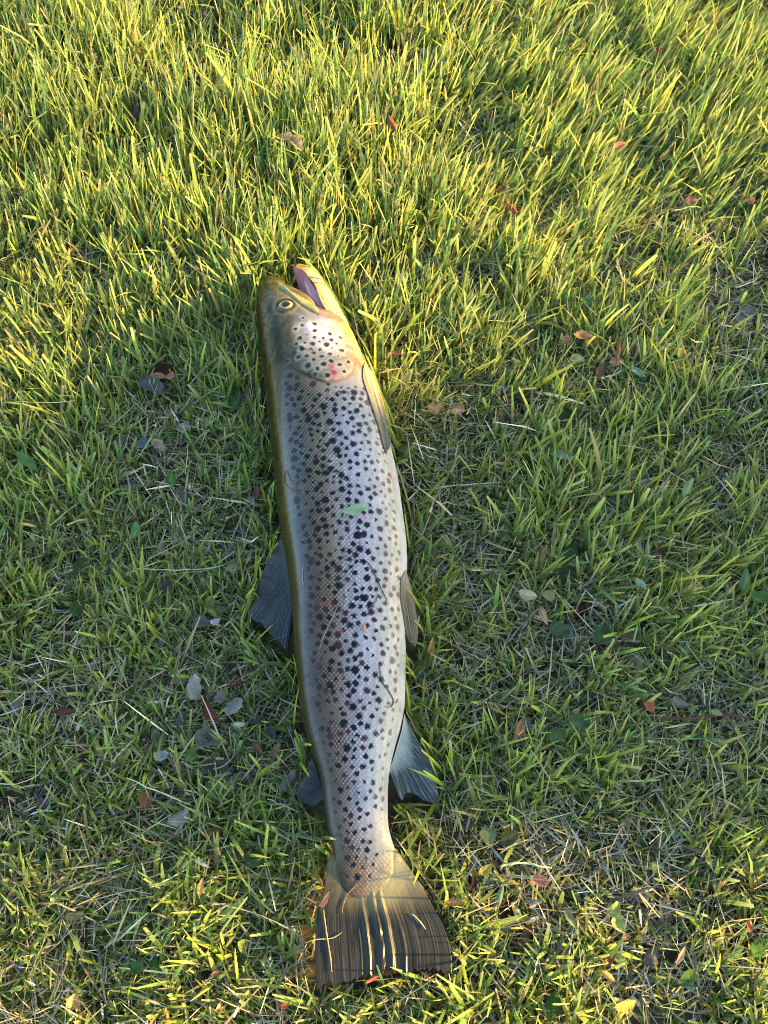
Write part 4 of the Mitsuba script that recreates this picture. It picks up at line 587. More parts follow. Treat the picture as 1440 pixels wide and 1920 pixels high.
if NRM[NR // 2, NT // 2, 2] < 0:
    NRM = -NRM
BODY = BV + NRM * disp[..., None]

# colours
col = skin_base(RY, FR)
n2 = meshkit.fbm(BV * 90, 3, 31)[..., None]
n3 = meshkit.fbm(BV * 400, 2, 33)[..., None]
headm = sstep(-.004, .012, RY - gy_)[..., None]
mot = sstep(.38, .62, meshkit.fbm(BV * 120, 3, 91))[..., None]
col = col * (1 - headm * .42 * mot * (1 - sstep(.90, 1.0, FR))[..., None])
col = col * (.80 + .4 * n2) * (.9 + .2 * n3) * np.array([1.05, .98, 1.05])
streak = meshkit.noise(np.stack([along * 900, arc * 90, 0 * arc], -1), 12)[..., None]
back = (sstep(.08, .12, FR) * (1 - sstep(.22, .3, FR)))[..., None]
col = col * (1 + back * .35 * (streak - .5))
dark_k = np.interp(FR, [.1, .2, .32, .45, .6, .8, 1], [.22, .42, .58, .46, .28, .12, .03]) * scaled
rear = sstep(.30, .12, RY)
dark_k = np.clip(dark_k + .15 * rear * scaled * sstep(.2, .3, FR) * (1 - sstep(.55, .8, FR)), 0, .92)
rim_col = np.where((FR < .55)[..., None], np.array([.030, .022, .014]) + rear[..., None] * np.array([.030, .004, .0]), np.array([.16, .12, .13]))
patchy = meshkit.fbm(BV * 40, 3, 71)
rimness = (1 - sstep(.18, .62, core + .12 * (cid - .5))) * (.25 + .85 * sstep(.35, .65, patchy))
each = (.72 + .56 * cid) * (.45 + .6 * sstep(.35, .65, patchy))
col = col * (1 + .95 * scaled * each * (sstep(.3, .8, core)) * sstep(.18, .32, FR) * (1 - sstep(.45, .75, FR)))[..., None]
col = col * (1 - scaled * .22 * (1 - cid) * sstep(.3, .6, FR))[..., None]
col = col * (1 - (dark_k * rimness)[..., None]) + rim_col * (dark_k * rimness)[..., None]

# spots: scattered over the flank, placed by hand on the head
sr = np.random.default_rng(11)
pts, tries = [], 0
cand_y = sr.uniform(.045, .52, 60000)
cand_p = sr.uniform(.12, .93, 60000) * np.pi
cp = fish_section(cand_y, cand_p)
cfr = (cp[:, 0] - f_dor(cand_y)) / (f_ven(cand_y) - f_dor(cand_y))
cell = {}
for q, fr, yy in zip(cp, cfr, cand_y):
    if fr < .17 or fr > .93 or yy > gill_y(np.clip(q[0], gx_[0, 0], gx_[-1, 0])) - .016:
        continue
    if fr > .80 and sr.random() < .55 or fr < .24 and sr.random() < .5:
        continue
    if yy < .052 or yy < .10 and (fr > .72 or sr.random() < .4):
        continue
    dmin = sr.uniform(.0052, .0078) if fr < .6 else sr.uniform(.0058, .0086)
    k = tuple(np.floor(q / .009).astype(int))
    near = [r for a in (-1, 0, 1) for b in (-1, 0, 1) for c in (-1, 0, 1) for r in cell.get((k[0] + a, k[1] + b, k[2] + c), ())]
    if any(np.sum((q - r) ** 2) < dmin ** 2 for r in near):
        continue
    cell.setdefault(k, []).append(q)
    r = float(np.clip(sr.lognormal(math.log(.00220), .26), .0012, .0036)) * (1 - .18 * sstep(.6, .9, fr)) * (1 - .2 * sstep(.2, .08, yy))
    red = sstep(.72, .95, fr) * .75 + .5 * (sr.random() < .30) * sstep(.36, .2, yy)
    pts.append((q, r, np.clip(1 - .30 * sstep(.72, .95, fr) - .25 * sstep(.30, .18, fr), .3, 1), min(red, 1)))
spot_c = np.vstack([np.array(HEAD_SPOTS)[:, :3], np.array(SHOULDER_SPOTS)[:, :3], np.array([p[0] for p in pts])])
spot_r = np.r_[np.array(HEAD_SPOTS)[:, 3] / 1000 * .92, np.array(SHOULDER_SPOTS)[:, 3] / 1000, [p[1] for p in pts]]
spot_a = np.r_[np.full(len(HEAD_SPOTS), .96), np.full(len(SHOULDER_SPOTS), .93), [p[2] for p in pts]]
spot_red = np.r_[np.full(len(HEAD_SPOTS), .1), np.full(len(SHOULDER_SPOTS), .25), [p[3] for p in pts]]
added_tree_ = cKDTree(spot_c)


def add_spots(P, col, core, scaled):
    flat = P.reshape(-1, 3)
    d, i = added_tree_.query(flat, k=2)
    out = col.reshape(-1, 3).copy()
    wob = (meshkit.noise(flat * 700, 17) - .5) * .0009 + (meshkit.noise(flat * 300, 18) - .5) * .0016
    nh = len(HEAD_SPOTS)
    halo = np.where(i[:, 0] < nh, .30 * np.exp(-((d[:, 0] / spot_r[i[:, 0]] - 1.3) / .7) ** 2) * sstep(-.0930, -.0830, flat[:, 0]), 0)[:, None]
    out = out * (1 - halo) + np.array([.60, .60, .56]) * halo
    for k in (1, 0):
        # the dark pigment follows the scale rims, the scale middles bite into the spot
        eff = d[:, k] + wob + scaled.ravel() * (core.ravel() - .45) * .0013
        soft = .12 + .30 * np.mod(i[:, k] * .618, 1)
        a = (1 - sstep(.95 - soft, .95 + soft, eff / spot_r[i[:, k]])) * spot_a[i[:, k]]
        c = np.array([.011, .011, .016])[None] * (1 - spot_red[i[:, k]])[:, None] + np.array([.12, .045, .045])[None] * spot_red[i[:, k]][:, None]
        out = out * (1 - a[:, None]) + c * a[:, None]
    for x, y, z, r, k in BLOOD_SPOTS:
        dd = np.linalg.norm(flat - [x, y, z], axis=1) + wob * 1.3
        a = (1 - sstep(.45, 1.05, dd / (r / 1000))) * k
        out = out * (1 - a[:, None]) + np.array([.50, .035, .05]) * a[:, None]
    return out.reshape(col.shape)


def head_paint(P, col):
    """Skin folds, tints and a painted gill shadow of the head that are not spots."""
    out = col
    for (line, width, tint, k) in ((PREOPERCLE[1:], .0010, (.60, .46, .40), .55), ([LIP_LOWER[-1], JAW_RIM[1], JAW_RIM[0]], .0026, (.62, .16, .16), .8), (GILL_EDGE[3:], .0018, (.40, .14, .10), .6), (GILL_EDGE[:4], .0032, (.06, .05, .015), .85)):  # last entry: dark shadow painted under the upper gill edge
        d = shapely.distance(shapely.points(P[..., :2].reshape(-1, 2)), shapely.LineString(np.array(line)[:, :2])).reshape(P.shape[:-1])
        a = (k * np.exp(-(d / width) ** 2))[..., None]
        out = out * (1 - a) + np.array(tint) * a
    return out


nearhead = row_y > .46
sub = col[nearhead]
sub = np.where((np.sin(PH[nearhead]) > 0)[..., None], head_paint(BV[nearhead], sub), sub)
col[nearhead] = sub
col = add_spots(BV, col, core, scaled)
# dark ring of the eye
ring = np.exp(-((deye - .0080) / .0016) ** 2)[..., None] * (np.sin(PH) > 0)[..., None]
col = col * (1 - .75 * ring) + np.array([.02, .018, .01]) * .75 * ring
ring2 = np.exp(-((deye - .0125) / .0018) ** 2)[..., None] * (np.sin(PH) > 0)[..., None]
col = col * (1 - .4 * ring2) + np.array([.30, .26, .12]) * .4 * ring2

nphi = len(phi)
i, j = np.meshgrid(np.arange(NR - 1), np.arange(nphi), indexing='ij')
a, b = (i * nphi + j).ravel(), (i * nphi + (j + 1) % nphi).ravel()
bf = np.vstack([np.stack([a, b, b + nphi], 1), np.stack([a, b + nphi, a + nphi], 1)])
bv = np.vstack([BODY.reshape(-1, 3), BODY[0].mean(0), BODY[-1].mean(0)])
n0 = NR * nphi
jj = np.arange(nphi)
bf = np.vstack([bf, np.stack([np.full(nphi, n0), (jj + 1) % nphi, jj], 1), np.stack([np.full(nphi, n0 + 1), (NR - 1) * nphi + jj, (NR - 1) * nphi + (jj + 1) % nphi], 1)])
bc = np.vstack([col.reshape(-1, 3), col[0].mean(0), col[-1].mean(0)])
# outward normals
tri = bv[bf[:1000 * 1]]
mesh_n = np.cross(bv[bf[:, 1]] - bv[bf[:, 0]], bv[bf[:, 2]] - bv[bf[:, 0]])
k = (NR // 2) * nphi + NT // 2
if mesh_n[k, 2] < 0:
    bf = bf[:, ::-1]
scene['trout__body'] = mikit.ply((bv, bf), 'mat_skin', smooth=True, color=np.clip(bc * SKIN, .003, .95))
tag('trout', 'large dead brown trout lying on its side on the grass, mouth open', 'fish')
tag('trout__body', 'silvery flank with dense black and reddish spots and an olive back')

surf_tree = cKDTree(BODY[:, :NT].reshape(-1, 3)[:, :2])
surf_pts = BODY[:, :NT].reshape(-1, 3)
surf_nrm = NRM[:, :NT].reshape(-1, 3)


def surf_at(xy):
    _, k = surf_tree.query(xy)
    return surf_pts[k], surf_nrm[k]


# gill cover: a bony plate standing proud of the flank
gsel = shapely.contains_xy(gill_poly, P2[..., 0], P2[..., 1]) & (np.sin(PH) > 0.0)
gi, gj = np.where(gsel)
r0, r1, c0, c1 = gi.min() - 1, gi.max() + 2, gj.min() - 1, gj.max() + 2
gsub = gsel[r0:r1, c0:c1]
gd = dgl[r0:r1, c0:c1]
gp = dpre[r0:r1, c0:c1]
lift = (.0004 + .0025 * sstep(0, .012, gp)) * sstep(GILL_EDGE[0][0] + .001, GILL_EDGE[0][0] + .016, X_[r0:r1, c0:c1]) - .0006 * (1 - sstep(0, .0016, gd))
gv3 = BODY[r0:r1, c0:c1] - NRM[r0:r1, c0:c1] * np.where(gsub, 0, .001)[..., None] + NRM[r0:r1, c0:c1] * np.where(gsub, lift + .0006, 0)[..., None]
nrow, ncol = gsub.shape
gf = grid_faces(nrow, ncol)
keep = gsub.ravel()[gf].any(1)
gf = gf[keep]
gcol = col[r0:r1, c0:c1]
low_t = sstep(GILL_EDGE[2][0], GILL_EDGE[3][0], X_[r0:r1, c0:c1])
edge_t = ((.25 + .30 * low_t) * np.exp(-(gd / .0009) ** 2))[..., None]
gcol = gcol * (1 - edge_t) + (np.array([.10, .085, .04]) * (1 - low_t)[..., None] + np.array([.58, .40, .36]) * low_t[..., None]) * edge_t  # dark tone: painted shadow on the upper rim; the lower rim is pink
used = np.unique(gf)
remap = np.full(nrow * ncol, -1)
remap[used] = np.arange(len(used))
gvv, gff = gv3.reshape(-1, 3)[used], remap[gf]
if np.cross(gvv[gff[0, 1]] - gvv[gff[0, 0]], gvv[gff[0, 2]] - gvv[gff[0, 0]])[2] < 0:
    gff = gff[:, ::-1]
scene['trout__gill_cover'] = mikit.ply((gvv, gff), 'mat_skin', smooth=True, color=np.clip(gcol.reshape(-1, 3)[used] * SKIN, .003, .95))
tag('trout__gill_cover', 'pale gill cover with black spots and one blood red mark')

# upper lip bone along the open mouth
lu, ll = spline(LIP_UPPER, 46), spline(LIP_LOWER, 46)
wv = np.linspace(0, 1, 9)
LP = lu[:, None] * (1 - wv)[None, :, None] + ll[:, None] * wv[None, :, None]
sp, sn = surf_at(LP[..., :2].reshape(-1, 2))
bulge = (np.sin(np.pi * np.clip(wv * .96 + .02, 0, 1)) ** .6)[None] * (np.sin(np.linspace(.12, np.pi - .25, 46)) ** .5)[:, None]
LPz = sp[:, 2].reshape(LP.shape[:2])
LPz = np.maximum(LPz, LP[..., 2] - .004)
LPv = np.stack([LP[..., 0], LP[..., 1], LPz + .0019 * bulge - .0006], -1)
lcol = np.array([.26, .235, .12]) * (.75 + .5 * meshkit.fbm(LPv * 160, 3, 3))[..., None]
lcol = lcol * (1 - .45 * (wv > .8)[None, :, None]) + np.array([.05, .05, .03]) * .45 * (wv > .8)[None, :, None]
lf_ = grid_faces(46, 9)
if np.cross(LPv.reshape(-1, 3)[lf_[0, 1]] - LPv.reshape(-1, 3)[lf_[0, 0]], LPv.reshape(-1, 3)[lf_[0, 2]] - LPv.reshape(-1, 3)[lf_[0, 0]])[2] < 0:
    lf_ = lf_[:, ::-1]
scene['trout__upper_lip'] = mikit.ply((LPv.reshape(-1, 3), lf_), 'mat_skin', smooth=True, color=lcol.reshape(-1, 3) * SKIN)

# lower jaw: a trough open towards the upper jaw
n = 60
O_, N_, F_ = spline(JAW_OUTER, n), spline(JAW_RIM, n), spline(JAW_FAR_RIM, n)
t = np.linspace(0, 1, n)
thick = np.interp(t, [0, .2, .7, 1], [.020, .016, .011, .004])
U_ = (O_ + F_) / 2 - np.array([0, 0, 1.0]) * thick[:, None]
mid = (N_ + F_) / 2 * .55 + O_ * .45
floor_z = np.minimum(N_[:, 2], F_[:, 2] + .012) - .004
mid[:, 2] = floor_z
ON = (O_ + N_) / 2 + np.array([0, 0, .0035]) * np.interp(t, [0, .8, 1], [1, 1, .3])[:, None]
lipN = N_ * .80 + mid * .20
lipF = F_ * .80 + mid * .20
lipF[:, 2] -= .0005
ctrl = np.stack([O_, ON, N_, lipN, mid, lipF, F_, U_], 1)
closed = np.concatenate([ctrl, ctrl[:, :1]], 1)
k_ = np.linspace(0, 8, 65)[:-1]
from scipy.interpolate import CubicSpline
JV = CubicSpline(np.arange(9), closed, axis=1, bc_type='periodic')(k_) * .55 + PchipInterpolator(np.arange(9), closed, axis=1)(k_) * .45
JV = JV + np.stack([0 * JV[..., 0], 0 * JV[..., 0], (meshkit.fbm(JV * 180, 3, 6) - .5) * .0014], -1)
kk = np.broadcast_to(k_, JV.shape[:2])
inside = sstep(2.15, 2.6, kk) * (1 - sstep(5.6, 6.1, kk))
skin = np.array([.56, .48, .24]) * np.ones(JV.shape)
tip = sstep(.72, .98, t)[:, None, None]
skin = skin * (1 - tip) + np.array([.42, .27, .07]) * tip
basec = (1 - sstep(.0, .22, t))[:, None, None]
skin = skin * (1 - basec) + np.array([.58, .40, .17]) * basec
rimc = np.exp(-((kk - 1.75) / .35) ** 2)[..., None]
skin = skin * (1 - .6 * rimc) + np.array([.42, .24, .10]) * .6 * rimc
skin = skin * (.72 + .56 * meshkit.fbm(JV * 170, 3, 14))[..., None]
vein = np.exp(-((kk - 1.55) / .18) ** 2) * sstep(.10, .2, t)[:, None] * (1 - sstep(.42, .55, t))[:, None] * (meshkit.noise(JV * 420, 2) > .5)
skin = skin * (1 - .6 * vein[..., None]) + np.array([.18, .10, .05]) * .6 * vein[..., None]
pink = np.array([.92, .33, .36]) * (.75 + .5 * meshkit.fbm(JV * 140, 3, 15))[..., None]
deep = np.exp(-((kk - 3.1) / .5) ** 2)[..., None]
pink = pink * (1 - .35 * deep) + np.array([.36, .07, .07]) * .35 * deep
farr = sstep(4.6, 5.6, kk)[..., None]
pink = pink * (1 - .5 * farr) + np.array([.33, .09, .07]) * .5 * farr
jc = skin * (1 - inside[..., None]) + pink * inside[..., None]
under = sstep(6.0, 6.8, kk)[..., None]
jc = jc * (1 - under) + np.array([.35, .30, .14]) * under
nk = len(k_)
i, j = np.meshgrid(np.arange(n - 1), np.arange(nk), indexing='ij')
a, b = (i * nk + j).ravel(), (i * nk + (j + 1) % nk).ravel()
jf = np.vstack([np.stack([a, b, b + nk], 1), np.stack([a, b + nk, a + nk], 1)])
jv = np.vstack([JV.reshape(-1, 3), JV[-1].mean(0)])
jj = np.arange(nk)
jf = np.vstack([jf, np.stack([np.full(nk, n * nk), (n - 1) * nk + jj, (n - 1) * nk + (jj + 1) % nk], 1)])
vol = np.einsum('ij,ij->i', jv[jf[:, 0]], np.cross(jv[jf[:, 1]], jv[jf[:, 2]])).sum()
if vol < 0:
    jf = jf[:, ::-1]
scene['trout__lower_jaw'] = mikit.ply((jv, jf), 'mat_skin', smooth=True, color=np.vstack([jc.reshape(-1, 3), jc[-1].mean(0)]) * SKIN * .95)
tag('trout__lower_jaw', 'cream and orange lower jaw hanging open, pink inside')

# tongue on the jaw floor
ts = np.linspace(.16, .74, 30)
tc = np.stack([np.interp(ts, t, (mid * .62 + F_ * .38)[:, q]) for q in range(3)], 1)
tc[:, 2] += .0035
tw = np.interp(ts, [.16, .3, .5, .66, .74], [.0045, .0065, .0062, .004, .0012])
ang = np.linspace(0, 2 * np.pi, 25)[:-1]
side = np.gradient(tc, axis=0)
side = np.stack([-side[:, 1], side[:, 0], 0 * side[:, 0]], 1)
side /= np.linalg.norm(side, axis=1, keepdims=True)
TG = tc[:, None] + tw[:, None, None] * (np.cos(ang)[None, :, None] * side[:, None] + .75 * np.sin(ang)[None, :, None] * np.array([0, 0, 1.0]))
TG[..., 2] -= .0010 * np.exp(-(np.cos(ang) / .25) ** 2)[None] * (np.sin(ang) > 0)[None]
i, j = np.meshgrid(np.arange(29), np.arange(24), indexing='ij')
a, b = (i * 24 + j).ravel(), (i * 24 + (j + 1) % 24).ravel()
tf = np.vstack([np.stack([a, b, b + 24], 1), np.stack([a, b + 24, a + 24], 1)])
tgc = np.array([.88, .50, .55]) * (.8 + .4 * meshkit.fbm(TG * 200, 3, 2))[..., None]
tv_ = TG.reshape(-1, 3)
if np.einsum('ij,ij->i', tv_[tf[:, 0]] - tv_.mean(0), np.cross(tv_[tf[:, 1]] - tv_.mean(0), tv_[tf[:, 2]] - tv_.mean(0))).sum() < 0:
    tf = tf[:, ::-1]
scene['trout__tongue'] = mikit.ply((tv_, tf), 'mat_skin', smooth=True, color=tgc.reshape(-1, 3) * SKIN * 1.2)
tag('trout__tongue', 'pale pink tongue inside the open mouth')

# eye: a shallow dome with iris and pupil
_, en = surf_at(np.array([EYE_AT[:2]]))
en = en[0] * np.array([.6, .6, 1])
en /= np.linalg.norm(en)
ec = surf_at(np.array([EYE_AT[:2]]))[0][0]
e1 = np.cross(en, [0, 1.0, 0])
e1 /= np.linalg.norm(e1)
e2 = np.cross(en, e1)


def dome(r_out, r_in, height, n_r, base, fn, squash=.86):
    rr, aa = np.meshgrid(np.linspace(r_in, r_out, n_r), np.linspace(0, 2 * np.pi, 49)[:-1], indexing='ij')
    h = height * np.sqrt(np.clip(1 - (rr / .0088) ** 2, 0, 1))
    v = ec + base * en + rr[..., None] * (np.cos(aa)[..., None] * e1 + squash * np.sin(aa)[..., None] * e2) + h[..., None] * en
    c = fn(rr, aa, v)
    i, j = np.meshgrid(np.arange(n_r - 1), np.arange(48), indexing='ij')
    a, b = (i * 48 + j).ravel(), (i * 48 + (j + 1) % 48).ravel()
    f = np.vstack([np.stack([a, b, b + 48], 1), np.stack([a, b + 48, a + 48], 1)])
    v, c = v.reshape(-1, 3), c.reshape(-1, 3)
    if np.cross(v[f[0, 1]] - v[f[0, 0]], v[f[0, 2]] - v[f[0, 0]]) @ en < 0:
        f = f[:, ::-1]
    return v, f, c


def iris_col(rr, aa, v):
    c = np.array([.66, .53, .20]) * (.75 + .5 * meshkit.noise(np.stack([aa * 9, rr * 900, 0 * rr], -1), 3))[..., None]
    outer = sstep(.0060, .0072, rr)[..., None]
    c = c * (1 - outer) + np.array([.06, .06, .045]) * outer
    low = (sstep(.25, .8, -(v[..., 1] - ec[1]) / .0075) * sstep(.0036, .0054, rr))[..., None]
    c = c * (1 - .8 * low) + np.array([.11, .11, .13]) * .8 * low
    inner = 1 - sstep(.0036, .0044, rr)[..., None]
    return c * (1 - .6 * inner) + np.array([.6, .55, .4]) * .6 * inner


v, f, c = dome(.0078, .0001, .0044, 20, -.0008, iris_col)
scene['trout__eye'] = mikit.ply((v, f), 'mat_eye', smooth=True, color=c * .36)
tag('trout__eye', 'cream gold eye with a black pupil')
v, f, c = dome(.0040, .00005, .0047, 10, -.0007, lambda rr, aa, v: np.full(rr.shape + (3,), .006), .95)
scene['trout__eye__pupil'] = mikit.ply((v + .0003 * e1 * 0, f), 'mat_eye', smooth=True, color=c)


# fins: thin rayed sheets with an upper and a lower face
def fin(name, base, edge, nu, nv, thick, rays, amp, colour, folds=None, jag=.0, curve=None, follow=False):
    b, e = spline(base, nu), spline(edge, nu)
    u = np.linspace(0, 1, nu)
    w = np.linspace(0, 1, nv)
    fr = np.random.default_rng(len(name) * 17)
    if jag:
        ray_j = np.interp(u * rays, np.arange(int(rays) + 2), fr.uniform(-jag, jag * .5, int(rays) + 2))
        d = (e - b)
        e = e + d / (np.linalg.norm(d, axis=1, keepdims=True) + 1e-9) * (ray_j * np.sin(np.pi * u) ** .3)[:, None]
    S = b[:, None] * (1 - w)[None, :, None] + e[:, None] * w[None, :, None]
    if curve is not None:
        S = S + curve(u[:, None], w[None, :])
    U, W = np.meshgrid(u, w, indexing='ij')
    z = amp * np.sin(U * rays * 2 * np.pi) * sstep(0, .25, W) + .0006 * (meshkit.fbm(S * 90, 2, 40) - .5)
    if folds is not None:
        z = z + folds(U, W)
    S[..., 2] += z
    if follow:
        sp, _ = surf_at(S[..., :2].reshape(-1, 2))
        d2 = np.linalg.norm(sp[:, :2] - S[..., :2].reshape(-1, 2), axis=1)
        zz = np.where(d2 < .0015, sp[:, 2] + .0014, -1).reshape(S.shape[:2])
        S[..., 2] = np.maximum(S[..., 2], zz)
    c = colour(U, W, S)
    ht = thick * (1 - .75 * W)
    top, bot = S + np.stack([0 * ht, 0 * ht, ht / 2], -1), S - np.stack([0 * ht, 0 * ht, ht / 2], -1)
    f = grid_faces(nu, nv)
    V = np.vstack([top.reshape(-1, 3), bot.reshape(-1, 3)])
    if np.cross(V[f[0, 1]] - V[f[0, 0]], V[f[0, 2]] - V[f[0, 0]])[2] < 0:
        f = f[:, ::-1]
    m = nu * nv
    idx = np.arange(m).reshape(nu, nv)
    ringi = np.r_[idx[:, 0], idx[-1, 1:], idx[-2::-1, -1], idx[0, -2:0:-1]]
    r2 = np.roll(ringi, -1)
    F = np.vstack([f, f[:, ::-1] + m, np.stack([ringi, r2, r2 + m], 1), np.stack([ringi, r2 + m, ringi + m], 1)])
    C = np.clip(np.vstack([c.reshape(-1, 3)] * 2) * SKIN, .003, .9)
    scene['trout__' + name] = mikit.ply((V, F), 'mat_fin', smooth=True, color=C)
    return S


def rays_tex(U, W, n, seed):
    return meshkit.noise(np.stack([U * n, W * 1.2, 0 * U], -1), seed)


def col_dorsal(U, W, S):
    r = rays_tex(U, W, 95, 3)
    c = np.array([.040, .050, .062]) * (.6 + .8 * r)[..., None]
    st = ((rays_tex(U, W * 14, 130, 5) > .80) * (1 - .5 * W))[..., None]
    c = c * (1 - .55 * st) + np.array([.15, .175, .20]) * .55 * st
    root = (1 - sstep(0, .22, W))[..., None]
    return c * (1 - .7 * root) + np.array([.09, .105, .11]) * .7 * root


fin('dorsal_fin', DORSAL_BASE, DORSAL_EDGE, 150, 44, .0014, 34, .00022, col_dorsal, jag=.0012, folds=lambda U, W: .0022 * np.sin(U * 9 + 1) * W)
tag('trout__dorsal_fin', 'dark slate blue dorsal fin spread on the grass')


def col_anal(U, W, S):
    r = rays_tex(U, W, 110, 7)
    c = np.array([.062, .076, .088]) * (.55 + .9 * r)[..., None]
    st = sstep(.55, .8, rays_tex(U, W * 3, 70, 9))[..., None]
    c = c * (1 - .5 * st) + np.array([.30, .34, .34]) * .5 * st
    root = (1 - sstep(.02, .50, W))[..., None]
    lead = sstep(.72, 1.0, U)[..., None] * .35
    c = c * (1 - root) + np.array([.50, .53, .49]) * root
    return c * (1 - lead) + np.array([.34, .38, .34]) * lead


fin('anal_fin', ANAL_BASE, ANAL_EDGE, 140, 50, .0015, 28, .00022, col_anal, jag=.0022, folds=lambda U, W: .0018 * np.sin(U * 8) * W)
tag('trout__anal_fin', 'grey anal fin with a pale root')


def col_adipose(U, W, S):
    c = np.array([.026, .031, .036]) * (.3 + 1.4 * meshkit.fbm(S * 260, 3, 11))[..., None]
    return c


fin('adipose_fin', ADIPOSE_BASE, ADIPOSE_EDGE, 60, 30, .0050, 5, .0001, col_adipose, folds=lambda U, W: -.003 * W ** 2)
tag('trout__adipose_fin', 'small dark adipose fin')


def col_pec(U, W, S):
    # U runs root to tip, W from the outer to the inner edge
    r = meshkit.noise(np.stack([W * 26, U * 2.0, 0 * U], -1), 13)
    c = np.array([.70, .52, .27]) * np.ones(S.shape)
    d = sstep(.32, .74, U)[..., None]
    c = c * (1 - d) + np.array([.13, .14, .14]) * d
    inner = (sstep(.45, .9, W) * (1 - .4 * U))[..., None]
    c = c * (1 - .6 * inner) + np.array([.30, .19, .08]) * .6 * inner
    return c * (.35 + 1.3 * r)[..., None]


def col_pel(U, W, S):
    r = meshkit.noise(np.stack([W * 22, U * 2.0, 0 * U], -1), 19)
    c = np.array([.17, .15, .10]) * np.ones(S.shape)
    root = (1 - sstep(.05, .35, U))[..., None]
    c = c * (1 - root) + np.array([.34, .28, .26]) * root
    inner = sstep(.5, .95, W)[..., None]
    c = c * (1 - .5 * inner) + np.array([.18, .14, .09]) * .5 * inner
    return c * (.35 + 1.3 * r)[..., None]


def paired(name, outer, inner, rays, colour):
    S = fin(name, outer, inner, 110, 34, .0020, 0, 0, colour, folds=lambda U, W: 0.0004 * np.sin(W * rays * 2 * np.pi) * sstep(.1, .4, U) + .0015 * np.sin(np.pi * W) * (1 - U * .5), follow=True)
    return S


paired('pectoral_fin', PECTORAL_OUTER, PECTORAL_INNER, 9, col_pec)
tag('trout__pectoral_fin', 'folded pectoral fin, cream at the root and grey at the tip')
paired('pelvic_fin', PELVIC_OUTER, PELVIC_INNER, 8, col_pel)
tag('trout__pelvic_fin', 'brownish folded pelvic fin at the belly')

# tail fin: Coons patch between its two outer rays and the rear edge
nu, nv = 240, 130
L_, R_ = spline(TAIL_LEFT, nv), spline(TAIL_RIGHT, nv)
E_ = spline(TAIL_EDGE, nu)
B_ = spline([TAIL_LEFT[0], TAIL_RIGHT[0]], nu)
u, w = np.linspace(0, 1, nu), np.linspace(0, 1, nv)
tj = np.random.default_rng(3)
jagv = np.interp(u * 70, np.arange(72), tj.normal(-.0008, .0016, 72)) + .003 * (meshkit.fbm(np.stack([u * 9, 0 * u, 0 * u], -1), 2, 8) - .5)
E_[:, 1] -= jagv * np.sin(np.pi * u) ** .3
U, W = np.meshgrid(u, w, indexing='ij')
S = (L_[None] * (1 - U)[..., None] + R_[None] * U[..., None] + B_[:, None] * (1 - W)[..., None] + E_[:, None] * W[..., None]
     - (B_[0] * ((1 - U) * (1 - W))[..., None] + B_[-1] * (U * (1 - W))[..., None] + E_[0] * ((1 - U) * W)[..., None] + E_[-1] * (U * W)[..., None]))
FOLDS = [(.20, .0005, .016, .62), (.272, .0003, .012, .80), (.345, .0008, .016, .50), (.405, .0018, .021, .40), (.505, .0024, .024, .33), (.578, .0025, .022, .34), (.668, .0011, .018, .55), (.75, .0003, .012, .74), (.83, .0003, .010, .8), (.90, .0004, .012, .72), (.11, .0003, .03, .6)]
hz = np.zeros_like(U)
for c0, h, wd, st in FOLDS:
    a = (U - c0 - .016 * (meshkit.noise(np.stack([W * 4, 0 * W + c0 * 50, 0 * W], -1), 6) - .5) * W) / wd
    hz += .8 * h * (.6 + .8 * meshkit.noise(np.stack([W * 13, 0 * W + c0 * 30, 0 * W], -1), 16)) * np.exp(-np.where(a > 0, (a / .55) ** 2, (a / 1.3) ** 2)) * sstep(st - .12, st + .28, W)
lines = meshkit.noise(np.stack([U * 190, W * 1.5, 0 * U], -1), 23)
hz += .00035 * (lines - .5) * sstep(.3, .6, W) + .0010 * (meshkit.fbm(S * 60, 3, 29) - .5)
S[..., 2] += hz
c = np.array([.038, .036, .031]) * (.6 + .8 * lines)[..., None]
st2 = sstep(.62, .85, meshkit.noise(np.stack([U * 75, W * 3.5, 0 * U], -1), 27))[..., None]
c = c * (1 - .25 * st2) + np.array([.20, .17, .12]) * .25 * st2
mott = meshkit.fbm(np.stack([U * 7, W * 3, 0 * U], -1), 3, 45)[..., None]
c = c * (.65 + .8 * mott)
root = (1 - sstep(.26, .66, W + .10 * (meshkit.fbm(np.stack([U * 9, W * 4, 0 * U], -1), 3, 4) - .5) + .18 * np.abs(U - .62)))[..., None]
rc = np.array([.36, .27, .135]) * (.55 + .9 * meshkit.fbm(np.stack([U * 40, W * 12, 0 * U], -1), 3, 41))[..., None]
gold = np.exp(-((U - .80) / .22) ** 2)[..., None]
rc = rc * (1 - .5 * gold) + np.array([.50, .42, .20]) * 0.4 * gold
leftd = (1 - sstep(.05, .3, U))[..., None]
rc = rc * (1 - .7 * leftd) + np.array([.055, .052, .032]) * .7 * leftd
c = c * (1 - root) + rc * root
body_only = shapely.Polygon(np.vstack([np.c_[f_dor(row_y), row_y], np.c_[f_ven(row_y), row_y][::-1]])).buffer(0)
db_ = shapely.distance(shapely.points(S[..., :2]), body_only)
nb_ = (.85 * np.exp(-(db_ / .011) ** 2) * sstep(.45, .75, U) * (1 - sstep(.45, .6, W)))[..., None]
c = c * (1 - nb_) + np.array([.44, .36, .19]) * (.6 + .8 * mott) * nb_
S[..., 2] += .0036 * np.exp(-(db_ / .0055) ** 2) * (1 - sstep(.06, .22, W)) * sstep(.0, .06, U) * sstep(1.0, .94, U)
ht = .0016 * (1 - .6 * W)
